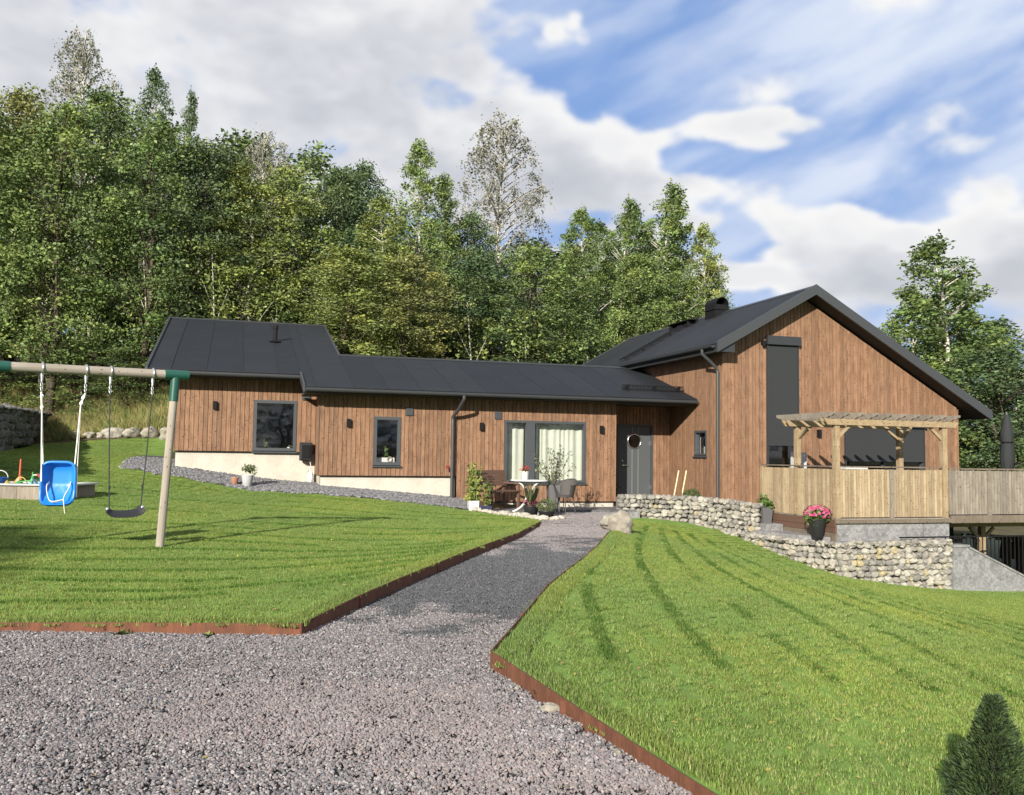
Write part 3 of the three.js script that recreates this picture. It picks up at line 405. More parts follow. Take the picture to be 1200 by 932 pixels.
// --- steel edging: plates end to end
function edging(label, pts, top, step) {
  const t = thing('steel_edging', label, 'edging', pts[0][0], 0, pts[0][1]);
  for (let i = 0; i + 1 < pts.length; i++) {
    const [a, b] = pts[i], [c, d] = pts[i + 1], len = Math.hypot(c - a, d - b), n = Math.max(1, Math.round(len / step)), nx = (d - b) / len * .004, nz = -(c - a) / len * .004;
    for (let k = 0; k < n; k++) {
      const p = (f) => { const q = (k + f) / n; return [lerp(a, c, q), lerp(b, d, q)]; }, [x0, z0] = p(.001), [x1, z1] = p(.999), y0 = top(x0, z0) + .018 + (r3() - .5) * .006, y1 = top(x1, z1) + .018 + (r3() - .5) * .006, o = (x, y, z) => [x - pts[0][0], y, -(z - pts[0][1])];
      mesh('steel_plate', hexa([o(x0 - nx, -.07, z0 - nz), o(x1 - nx, -.07, z1 - nz), o(x1 + nx, -.07, z1 + nz), o(x0 + nx, -.07, z0 + nz), o(x0 - nx, y0, z0 - nz), o(x1 - nx, y1, z1 - nz), o(x1 + nx, y1, z1 + nz), o(x0 + nx, y0, z0 + nz)], r3() * 4, r3() * 2), M.rust, t);
      if (k) mesh('joint_strip', hexa([o(x0 - nx * 3 - .02, -.05, z0 - nz * 3 - .001), o(x0 - nx * 3 + .02, -.05, z0 - nz * 3 - .001), o(x0 - nx + .02, -.05, z0 - nz), o(x0 - nx - .02, -.05, z0 - nz), o(x0 - nx * 3 - .02, y0 - .005, z0 - nz * 3 - .001), o(x0 - nx * 3 + .02, y0 - .005, z0 - nz * 3 - .001), o(x0 - nx + .02, y0 - .005, z0 - nz), o(x0 - nx - .02, y0 - .005, z0 - nz)]), M.rust, t);
    }
  }
  return t;
}
edging('rusty steel edging along the front of the lawn with the swing and up the path', [[-16, 7.32], ...leftLine.slice(0, 5)], groundL, 1.4);
edging('rusty steel edging round the corner of the lawn by the small conifer', [[2.66, -.64], [.77, 4.1], ...rightLine.slice(2, 7)], groundR, 1.5);

// --- stones
function stoneGeo(seed, detail = 1) {
  const r = rng(seed), g = new THREE.IcosahedronGeometry(1, detail), p = g.attributes.position, ox = r() * 50, f = .9 + r() * .5, v = new THREE.Vector3();
  for (let i = 0; i < p.count; i++) { v.fromBufferAttribute(p, i); const k = .62 + .62 * noise3(v.x * f * 1.5 + ox, v.y * f * 1.5 + 3, v.z * f * 1.5 + 9); v.multiplyScalar(k); p.setXYZ(i, v.x, v.y, v.z); }
  const uv = []; for (let i = 0; i < p.count; i++) uv.push(p.getX(i) * .5 + ox, p.getY(i) * .5 + p.getZ(i) * .3); g.setAttribute('uv', new THREE.Float32BufferAttribute(uv, 2));
  g.computeVertexNormals(); // facets of a broken stone, softened
  return g;
}
const stones = Array.from({ length: 8 }, (_, i) => stoneGeo(200 + i, 1)), pebbles = Array.from({ length: 4 }, (_, i) => stoneGeo(240 + i, 1));
const boulders = Array.from({ length: 4 }, (_, i) => stoneGeo(260 + i, 3));
const stoneM = [[.46, .455, .43], [.55, .545, .515], [.39, .388, .38], [.57, .55, .49], [.33, .33, .328], [.49, .475, .44], [.64, .635, .60]].map((c) => std(c, .9, { map: T.stone, bumpMap: T.stone, bumpScale: .004 })), yellowStone = std([.60, .54, .36], .9, { map: T.stone });
const greyStoneM = [[.20, .20, .205], [.26, .26, .265], [.16, .16, .165], [.30, .30, .30]].map((c) => std(c, .9, { map: T.stone, bumpMap: T.stone, bumpScale: .006 })), paleStone = [[.50, .48, .43], [.55, .535, .49], [.45, .425, .375]].map((c) => std(c, .9, { map: T.stone, bumpMap: T.stone, bumpScale: .004 }));
// a wall of stones along a line of [x, z, top, bottom]; returns how many stones it holds
function stoneWall(t, pts, org, rowH, width, depth, mats, yellow, topRows, core) {
  const o = (x, y, z) => [x - org[0], y - org[1], -(z - org[2])], r = rng(Math.floor(pts[0][0] * 1000) + 9), segs = []; let total = 0;
  for (let i = 0; i + 1 < pts.length; i++) { const l = Math.hypot(pts[i + 1][0] - pts[i][0], pts[i + 1][1] - pts[i][1]); segs.push([total, l, i]); total += l; }
  const P = (s) => { let q = segs[0]; for (const k of segs) if (s >= k[0]) q = k; const f = (s - q[0]) / q[1], a = pts[q[2]], b = pts[q[2] + 1], dx = (b[0] - a[0]) / q[1], dz = (b[1] - a[1]) / q[1]; return { x: lerp(a[0], b[0], f), z: lerp(a[1], b[1], f), t: lerp(a[2], b[2], f), b: lerp(a[3], b[3], f), dx, dz, ang: Math.atan2(dz, dx) }; };
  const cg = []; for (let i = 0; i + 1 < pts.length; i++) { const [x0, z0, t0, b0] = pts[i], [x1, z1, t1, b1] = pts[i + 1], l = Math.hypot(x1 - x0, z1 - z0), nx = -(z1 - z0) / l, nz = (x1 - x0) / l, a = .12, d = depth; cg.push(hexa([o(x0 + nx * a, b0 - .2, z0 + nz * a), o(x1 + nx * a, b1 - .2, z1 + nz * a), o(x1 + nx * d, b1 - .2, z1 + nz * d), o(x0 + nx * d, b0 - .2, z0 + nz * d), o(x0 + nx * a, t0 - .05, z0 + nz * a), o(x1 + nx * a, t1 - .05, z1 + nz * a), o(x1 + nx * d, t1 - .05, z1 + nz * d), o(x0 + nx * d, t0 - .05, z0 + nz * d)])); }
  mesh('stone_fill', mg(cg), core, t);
  const put = (x, y, z, w, h, d, ang, m) => { const s = new THREE.Mesh(pick(stones, r), m); s.name = 'stone'; s.position.set(...o(x, y, z)); s.rotation.set((r() - .5) * .5, ang + (r() - .5) * .5, (r() - .5) * .7); s.scale.set(w, h, d); s.castShadow = s.receiveShadow = true; t.add(s); };
  let maxH = 0; for (const p of pts) maxH = Math.max(maxH, p[2] - p[3]);
  const nr = Math.ceil(maxH / rowH) + 1;
  for (let j = 0; j < nr; j++) { let s = r() * width * .5; while (s < total) { const w = width * (.55 + r() * .95), p = P(Math.min(s + w / 2, total - .001)), y = p.t - (j + .5) * rowH + (r() - .5) * rowH * .35; if (y > p.b - rowH * .5) { const m = r() < yellow ? yellowStone : pick(mats, r); put(p.x - p.dz * .05, y, p.z + p.dx * .05, w * .60, rowH * (.50 + r() * .28), .085 + r() * .03, p.ang, m); } s += w; } }
  for (let j = 0; j < topRows; j++) { let s = r() * .1; while (s < total) { const w = width * (.6 + r() * .8), p = P(Math.min(s + w / 2, total - .001)), a = .14 + j * (depth - .16) / topRows; put(p.x - p.dz * a, p.t - .045 + (r() - .5) * .02, p.z + p.dx * a, w * .55, .06, depth / topRows * .6, p.ang, pick(mats, r)); s += w; } }
}
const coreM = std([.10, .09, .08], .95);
{ const pts = [[2.58, 22.5, .49, -.28], [3.4, 22.36, .50, -.30], [4.23, 22.08, .50, -.36], [5.0, 21.6, .45, -.42], [5.66, 21.1, .39, -.36]], t = thing('gabion_wall', 'low curved gabion wall of pale field stones in front of the door', 'gabion wall', 2.58, -.1, 22.5); stoneWall(t, pts, [2.58, -.1, 22.5], .105, .135, .42, stoneM, .03, 2, coreM); }
{ const pts = [[4.75, 21.75, -.26, -.34], [5.48, 20.9, -.28, -.54], [6.2, 19.6, -.29, -.88], [6.95, 18.98, -.28, -.98], [8.2, 19.3, -.26, -1.16], [9.42, 19.67, -.26, -1.33]], t = thing('gabion_wall', 'higher gabion wall of pale and yellow stones below the timber terrace', 'gabion wall', 4.75, -.4, 21.75); stoneWall(t, pts, [4.75, -.4, 21.75], .12, .155, .42, stoneM, .07, 1, coreM); }
{ const pts = [[-10.2, 16.5, 2.2, .85], [-12.3, 22, 2.46, 1.34], [-13.9, 26.2, 2.54, 1.62], [-15.27, 30, 2.6, 1.98]], t = thing('retaining_wall', 'dark grey dry stone retaining wall beside the lawn', 'stone wall', -10.2, 1, 16.5); stoneWall(t, pts, [-10.2, 1, 16.5], .20, .30, .5, greyStoneM, 0, 1, std([.05, .05, .05], .95)); }
// pale boulders along the foot of the dry slope
const rb = rng(71);
[[-10.25, 27.4, .30], [-10.9, 27.6, .27], [-11.5, 27.75, .24], [-12.15, 27.9, .27], [-12.6, 28.1, .14], [-13.0, 28.2, .17], [-13.5, 28.4, .2], [-9.6, 27.3, .3]].forEach(([x, z, s], i) => {
  const m = mesh('boulder', pick(boulders, rb), pick(paleStone, rb)); m.position.set(x, groundL(x, z) + s * .42, -z); m.scale.set(s * (.95 + rb() * .35), s * .75, s * .9); m.rotation.y = rb() * 6;
  tag(m, ['seventh', 'sixth', 'fifth', 'fourth', 'third', 'second', 'first', 'eighth'][i] + ' pale boulder from the stone wall in the row under the dry slope', 'boulder', 'boulders along the lawn end');
});
[[1.93, 18.05, .21, 'pale boulder leaning on another beside the path'], [2.12, 17.75, .25, 'larger pale boulder at the edge of the path']].forEach(([x, z, s, label], i) => { const m = mesh('boulder', boulders[i], paleStone[2 * i]); m.position.set(x, groundR(x, z) + s * .6, -z); m.scale.set(s, s * (i ? .95 : .8), s * .9); m.rotation.y = 2 + i; tag(m, label, 'boulder'); });
{ const m = mesh('boulder', boulders[2], greyStoneM[3]); m.position.set(2.27, groundR(2.27, 17.62) + .01, -17.62); m.scale.setScalar(.05); tag(m, 'fist sized pale stone in the grass beside the larger boulder', 'stone'); }
const paleWhite = [[.74, .72, .66], [.66, .64, .58], [.78, .77, .73]].map((c) => std(c, .8, { map: T.stone }));
// loose pale stones lying along the edging
[[.24, 5.3, .045], [.06, 5.75, .02], [.54, 4.55, .02]].forEach(([x, z, s], i) => { const m = mesh('loose_stone', boulders[i], paleStone[i]); m.position.set(x, .01, -z); m.scale.set(s * 1.4, s * .7, s); m.rotation.y = i; tag(m, ['flat white stone lying on gravel against the rusty edging', 'small pale stone near the corner of the edging', 'small pale stone lying further along the edging'][i], 'stone'); });
// white pebbles edging the patio
{ const line = [[-.78, 21.0], [-.35, 20.75], [0, 20.6], [.35, 20.2], [.72, 19.55], [.95, 19.6], [1.15, 20.0]], rp = rng(12); let L0 = 0; const seg = line.slice(1).map((p, i) => { const l = Math.hypot(p[0] - line[i][0], p[1] - line[i][1]); const q = [L0, l, i]; L0 += l; return q; });
  for (let s = 0; s < L0; s += .085 + rp() * .05) { let q = seg[0]; for (const k of seg) if (s >= k[0]) q = k; const f = (s - q[0]) / q[1], x = lerp(line[q[2]][0], line[q[2] + 1][0], f) + (rp() - .5) * .06, z = lerp(line[q[2]][1], line[q[2] + 1][1], f) + (rp() - .5) * .06, k = .055 + rp() * .045, m = mesh('pebble', pick(pebbles, rp), std([.74, .72, .66], .8)); m.position.set(x, Math.max(groundL(x, z), .05) + k * .5, -z); m.scale.set(k * 1.35, k * .8, k); m.rotation.y = rp() * 6; m.material = paleWhite[Math.floor(rp() * 3)]; tag(m, 'white rounded stone in the row edging the patio', 'pebble', 'white stones round the patio'); } }
// --- patio of grey slabs, doorstep terrace
{
  const t = hthing('patio', 'grey paved patio in front of the curtained window and the door', 'patio', 7, 0, 21);
  t.g.userData.kind = 'structure'; delete t.g.userData.category;
  mesh('bed', mg([t.bx(5.35, 9.45, -.1, .10, 20.35, 22.0), t.bx(9.45, 11.55, -.1, .10, 21.2, 23.0)]), M.concrete, t.g);
  const slabs = [0, 1, 2].map((i) => std([.30 + i * .03, .30 + i * .03, .31 + i * .03], .9, { map: T.concrete })), r = rng(8);
  for (let i = 0; i < 15; i++) for (let j = 0; j < 8; j++) { const u = 5.37 + i * .41, v = 19.72 + j * .41; const ok = (u < 9.2 && v >= 20.3 && v < 21.6) || (u >= 9.2 && v >= 21.2 && v < 22.6); if (ok) mesh('slab', t.bx(u, u + .402, .10, .145 + r() * .004, v, v + .402, r() * 3, r() * 3), pick(slabs, r), t.g); }
  mesh('doorstep', t.bx(9.6, 11.5, .101, .19, 22.55, 22.98), M.concrete, t.g);
}
{
  const t = hthing('terrace', 'pale concrete slab terrace behind the higher gabion wall', 'terrace', 11, -.3, 17.5);
  t.g.userData.kind = 'structure'; delete t.g.userData.category;
  const slabOf = (pts, y0, y1) => { const s = new THREE.Shape(); pts.forEach(([u, v], i) => { const p = t.l(u, 0, v); i ? s.lineTo(p[0], -p[2]) : s.moveTo(p[0], -p[2]); }); s.closePath(); const g = new THREE.ExtrudeGeometry(s, { depth: y1 - y0, bevelEnabled: false }); g.rotateX(-Math.PI / 2); g.translate(0, y0 + .3, 0); return g; };
  mesh('slab', slabOf([[11.45, 18.5], [11.72, 17.2], [12.1, 16.6], [12.1, 18.5]], -.8, -.20), M.concrete, t.g);
  mesh('slab', slabOf([[12.1, 16.25], [14.7, 16.25], [14.7, 16.455], [12.1, 16.455]], -.8, -.27), M.concrete, t.g);
  mesh('slab', slabOf([[11.62, 18.3], [12.075, 18.3], [12.075, 20.1], [11.62, 20.1]], -.8, -.05), M.concrete, t.g);
}
// --- deck with its edge boards, posts below
{
  const t = hthing('deck', 'raised timber deck along the gable with beams and a post below', 'deck', 15, 0, 18);
  for (let i = 0; i < 26; i++) mesh('deck_board', t.bx(12.14, 19.6, .172, .20, 16.46 + i * .14, 16.46 + i * .14 + .134, r3() * 3, r3() * 3), pick(M.weathered, r3), t.g);
  mesh('edge_board', t.bx(12.10, 15.06, .10, .171, 16.40, 16.44), M.beam2, t.g); mesh('edge_board', t.bx(15.06, 19.6, .085, .25, 16.41, 16.455), M.beam2, t.g);
  mesh('edge_board', slab(t.sd(12.09), -20.1, -16.44, .02, .02, .171, .171, 0, .04), M.brown, t.g); mesh('edge_board', slab(t.sd(12.10), -20.1, -16.44, -.1, -.1, .015, .015, 0, .04), M.brown, t.g); mesh('edge_board', slab(t.sd(12.11), -20.1, -16.44, -.5, -.5, -.105, -.105, 0, .04), M.beam2, t.g);
  mesh('beam', t.bx(15.06, 19.6, -.07, .07, 17.2, 17.3, 1, 1), M.beam, t.g); mesh('beam', t.bx(15.06, 19.6, -.07, .07, 19.2, 19.3, 2, 1), M.beam, t.g);
  for (let i = 0; i < 8; i++) mesh('joist', t.bx(15.2 + i * .6, 15.245 + i * .6, .072, .17, 16.46, 20.1, i, 1), M.beam, t.g);
  mesh('post', t.bx(16.62, 16.74, -2.75, -.07, 17.19, 17.31, 2, 2), M.beam, t.g);
  for (const s of [-1, 1]) mesh('brace', hexa([t.l(16.68 + s * .06, -.40, 17.22), t.l(16.68 + s * .06, -.30, 17.22), t.l(16.68 + s * .06, -.30, 17.28), t.l(16.68 + s * .06, -.40, 17.28), t.l(16.68 + s * .36, -.11, 17.22), t.l(16.68 + s * .32, -.07, 17.22), t.l(16.68 + s * .32, -.07, 17.28), t.l(16.68 + s * .36, -.11, 17.28)]), M.beam, t.g);
}
// concrete blocks under the fence, sloping wing wall, lower yard
{
  const t = hthing('concrete_base', 'two pale concrete blocks under the timber fence', 'concrete base', 12.2, -.3, 16.5);
  mesh('block', t.bx(12.16, 14.34, -.5, .098, 16.462, 16.9, 1, 2), M.concrete, t.g); mesh('block', t.bx(14.37, 15.04, -.5, .098, 16.462, 16.9, 2, .4), M.concrete, t.g); mesh('joint', t.bx(14.34, 14.37, -.5, .09, 16.50, 16.9), M.black, t.g);
}
{
  const t = hthing('wing_wall', 'sloping concrete wing wall at the end of the gabion', 'concrete wall', 14.8, -1.4, 16.2), w = (a, b, ya, yb) => hexa([t.l(a, -1.9, 16.02), t.l(b, -1.9, 16.02), t.l(b, -1.9, 16.24), t.l(a, -1.9, 16.24), t.l(a, ya, 16.02), t.l(b, yb, 16.02), t.l(b, yb, 16.24), t.l(a, ya, 16.24)]);
  mesh('wall', mg([w(14.74, 15.13, -.40, -.40), w(15.13, 17.05, -.42, -1.26)]), M.concrete, t.g); mesh('wall', w(17.065, 19.5, -1.27, -1.6), M.concrete, t.g);
  mesh('coping', t.bx(14.72, 15.15, -.395, -.345, 15.99, 16.27), M.concrete, t.g);
  mesh('coping', hexa([t.l(15.15, -.425, 15.99), t.l(17.05, -1.255, 15.99), t.l(17.05, -1.255, 16.27), t.l(15.15, -.425, 16.27), t.l(15.15, -.385, 15.99), t.l(17.05, -1.215, 15.99), t.l(17.05, -1.215, 16.27), t.l(15.15, -.385, 16.27)]), M.concrete, t.g);
  const rl = hthing('railing', 'thin black steel railing above the sloping concrete wall', 'railing', 14.8, -.3, 16.3);
  mesh('handrail', rl.bx(13.6, 18.6, -.215, -.185, 16.28, 16.31), M.black, rl.g);
  mesh('bottom_rail', hexa([rl.l(14.74, -.33, 16.28), rl.l(15.2, -.34, 16.28), rl.l(15.2, -.34, 16.31), rl.l(14.74, -.33, 16.31), rl.l(14.74, -.305, 16.28), rl.l(15.2, -.315, 16.28), rl.l(15.2, -.315, 16.31), rl.l(14.74, -.305, 16.31)]), M.black, rl.g);
  mesh('bottom_rail', hexa([rl.l(15.2, -.335, 16.28), rl.l(18.5, -1.78, 16.28), rl.l(18.5, -1.78, 16.31), rl.l(15.2, -.335, 16.31), rl.l(15.2, -.31, 16.28), rl.l(18.5, -1.75, 16.28), rl.l(18.5, -1.75, 16.31), rl.l(15.2, -.31, 16.31)]), M.black, rl.g);
  for (let i = 0; i < 34; i++) { const u = 14.78 + i * .11, lo = u < 15.2 ? -.32 : -.32 - (u - 15.2) * .437; mesh('baluster', rl.bx(u, u + .016, lo, -.19, 16.286, 16.302), M.black, rl.g); }
}
struct('lower_yard', (() => { const g = new THREE.PlaneGeometry(9, 9); g.rotateX(-Math.PI / 2); const [x, z] = XZ(17.5, 20.8); g.rotateY(A0); g.translate(x, -2.75, -z); return g; })(), M.asphalt, 'paved yard under the deck');
// --- fence: posts, rails, planks one by one
{
  const t = hthing('terrace_fence', 'vertical plank fence round the terrace, fresh pine on one side and weathered grey beyond', 'fence', 13.5, .2, 16.5);
  const plank = (geo, mats) => mesh('plank', geo, pick(mats, r3), t.g);
  for (const [a, b] of [[12.24, 13.50], [13.60, 14.88]]) { const n = 18, w = (b - a) / n; for (let i = 0; i < n; i++) plank(t.bx(a + i * w + .0065, a + (i + 1) * w - .0065, .222, 1.235 + (r3() - .5) * .012, 16.465 + r3() * .008, 16.49, Math.floor(r3() * 40) / 8, r3() * 5), M.pine); }
  for (const [a, b] of [[16.60, 17.78], [17.90, 19.22]]) { const n = 16, w = (b - a) / n; for (let i = 0; i < n; i++) plank(slab(t.sd(12.13), -a - (i + 1) * w + .005, -a - i * w - .005, .20, .20, 1.235, 1.235, 0, .022, Math.floor(r3() * 40) / 8, r3() * 5), M.pine); }
  for (const [a, b] of [[15.06, 16.10], [16.22, 17.42], [17.54, 19.4]]) { const n = Math.round((b - a) / .078), w = (b - a) / n; for (let i = 0; i < n; i++) plank(t.bx(a + i * w + .0065, a + (i + 1) * w - .0065, .27, 1.23 + (r3() - .5) * .01, 16.47, 16.49 + r3() * .004, Math.floor(r3() * 40) / 8, r3() * 5), M.weathered); }
  for (const u of [13.50, 16.10, 17.42]) mesh('post', t.bx(u + .002, u + .096, .2, 1.24, 16.445, 16.54, u, 1), M.weathered[u < 15 ? 0 : 1], t.g);
  for (const v of [19.22]) mesh('post', t.bx(12.11, 12.2, -.1, 1.25, v, v + .09, 1, 1), M.beam, t.g);
  mesh('rail', mg([t.bx(12.24, 14.88, .32, .40, 16.492, 16.53), t.bx(12.24, 14.88, 1.02, 1.10, 16.492, 16.53), t.bx(15.06, 19.4, .35, .43, 16.492, 16.53), t.bx(15.06, 19.4, 1.02, 1.1, 16.492, 16.53)]), M.beam, t.g);
  mesh('rail', mg([slab(t.sd(12.155), -19.22, -16.6, .32, .32, .4, .4, 0, .04), slab(t.sd(12.155), -19.22, -16.6, 1.02, 1.02, 1.1, 1.1, 0, .04)]), M.beam, t.g);
  mesh('top_rail', t.bx(12.24, 15.06, 1.275, 1.305, 16.46, 16.52, 1, 1), M.beam2, t.g); mesh('top_rail', t.bx(15.061, 19.5, 1.25, 1.285, 16.46, 16.53, 1, 1), M.beam2, t.g); mesh('top_rail', slab(t.sd(12.10), -19.33, -16.61, 1.275, 1.275, 1.305, 1.305, 0, .06), M.beam2, t.g);
}
// --- pergola
{
  const t = hthing('pergola', 'small pine pergola with curved rafter ends standing in the terrace fence', 'pergola', 13.5, .2, 17.2);
  for (const u of [12.12, 14.89]) for (const v of [16.44, 17.82]) { mesh('post', t.bx(u, u + .115, .2, 2.27, v, v + .115, u * 3, v), M.beam, t.g); }
  const beamEnd = (u0, u1, v) => mesh('beam', hexa([t.l(u0 + .1, 2.17, v), t.l(u1 - .1, 2.17, v), t.l(u1 - .1, 2.17, v + .045), t.l(u0 + .1, 2.17, v + .045), t.l(u0, 2.30, v), t.l(u1, 2.30, v), t.l(u1, 2.30, v + .045), t.l(u0, 2.30, v + .045)], 1, v), M.beam, t.g);
  for (const v of [16.40, 16.56, 17.78, 17.94]) beamEnd(11.82, 15.30, v);
  const rs = new THREE.Shape(); rs.moveTo(-1.05, .12); rs.lineTo(1.05, .12); rs.lineTo(1.05, .08); rs.quadraticCurveTo(1.0, .03, .88, .03); rs.quadraticCurveTo(.82, -.01, .72, -.015); rs.lineTo(-.72, -.015); rs.quadraticCurveTo(-.82, -.01, -.88, .03); rs.quadraticCurveTo(-1.0, .03, -1.05, .08); rs.closePath();
  const rg = new THREE.ExtrudeGeometry(rs, { depth: .045, bevelEnabled: false, curveSegments: 6 }); rg.translate(0, 0, -.022); rg.rotateY(Math.PI / 2);
  for (let i = 0; i < 10; i++) { const m = mesh('rafter', rg, M.weathered[i % 3], t.g); m.position.set(...t.l(11.93 + i * .355, 2.315, 17.25)); }
  for (const [u, s] of [[12.235, 1], [14.89, -1]]) for (const v of [16.48, 17.86]) mesh('brace', hexa([t.l(u, 1.88, v), t.l(u + s * .005, 1.98, v), t.l(u + s * .005, 1.98, v + .045), t.l(u, 1.88, v + .045), t.l(u + s * .33, 2.165, v), t.l(u + s * .25, 2.165, v), t.l(u + s * .25, 2.165, v + .045), t.l(u + s * .33, 2.165, v + .045)]), M.beam, t.g);
  for (const u of [12.155, 14.925]) mesh('brace', hexa([t.l(u, 1.88, 17.82), t.l(u + .045, 1.88, 17.82), t.l(u + .045, 1.98, 17.815), t.l(u, 1.98, 17.815), t.l(u, 2.165, 17.5), t.l(u + .045, 2.165, 17.5), t.l(u + .045, 2.165, 17.58), t.l(u, 2.165, 17.58)]), M.beam, t.g);
}
// white window box / seat cushion on the deck seen over the fence
{ const t = hthing('side_table', 'small white table behind the fence seen over its top rail', 'table', 13.35, .2, 17.0); mesh('top', t.bx(12.60, 13.15, 1.238, 1.27, 16.72, 17.1), M.white, t.g); for (const [u, v] of [[12.63, 16.75], [13.09, 16.75], [12.63, 17.04], [13.09, 17.04]]) mesh('leg', t.bx(u, u + .03, .2, 1.238, v, v + .03), M.white, t.g); }
{ const t = hthing('barbecue_cabinet', 'pale grey cabinet standing on the deck under the tall blind', 'cabinet', 13.0, .2, 19.3); mesh('body', t.bx(13.02, 13.20, .24, 1.60, 19.0, 19.4), M.potGrey, t.g); mesh('door', t.bx(13.035, 13.185, .28, 1.56, 18.98, 18.998), M.potGrey, t.g); mesh('foot', t.bx(13.03, 13.19, .2, .24, 19.04, 19.36), M.black, t.g); }
// --- closed parasol
{
  const [x, z] = XZ(17.42, 17.2), t = thing('parasol', 'closed dark grey parasol standing on the deck', 'parasol', x, .2, z);
  const n = 16, prof = [[.05, 1.05], [.13, 1.10], [.155, 1.35], [.13, 1.7], [.145, 1.9], [.10, 2.15], [.06, 2.3], [.015, 2.36]], pos = [], idx = [];
  prof.forEach(([r, y], j) => { for (let i = 0; i <= n; i++) { const a = i / n * Math.PI * 2, k = r * (i % 2 ? .74 : 1.08); pos.push(Math.cos(a) * k, y, Math.sin(a) * k); } });
  for (let j = 0; j + 1 < prof.length; j++) for (let i = 0; i < n; i++) { const p = j * (n + 1) + i; idx.push(p, p + n + 1, p + 1, p + 1, p + n + 1, p + n + 2); }
  const g = new THREE.BufferGeometry(); g.setAttribute('position', new THREE.Float32BufferAttribute(pos, 3)); g.setIndex(idx); g.computeVertexNormals();
  mesh('canopy', g, M.fabric, t); mesh('pole', new THREE.CylinderGeometry(.022, .022, 2.4, 10).translate(0, 1.2, 0), M.potDark, t); mesh('base', new THREE.CylinderGeometry(.26, .28, .06, 24).translate(0, .03, 0), M.concrete, t); mesh('tie', new THREE.TorusGeometry(.135, .015, 6, 20).rotateX(Math.PI / 2).translate(0, 1.7, 0), M.black, t); mesh('finial', new THREE.SphereGeometry(.025, 10, 8).translate(0, 2.39, 0), M.potDark, t);
}
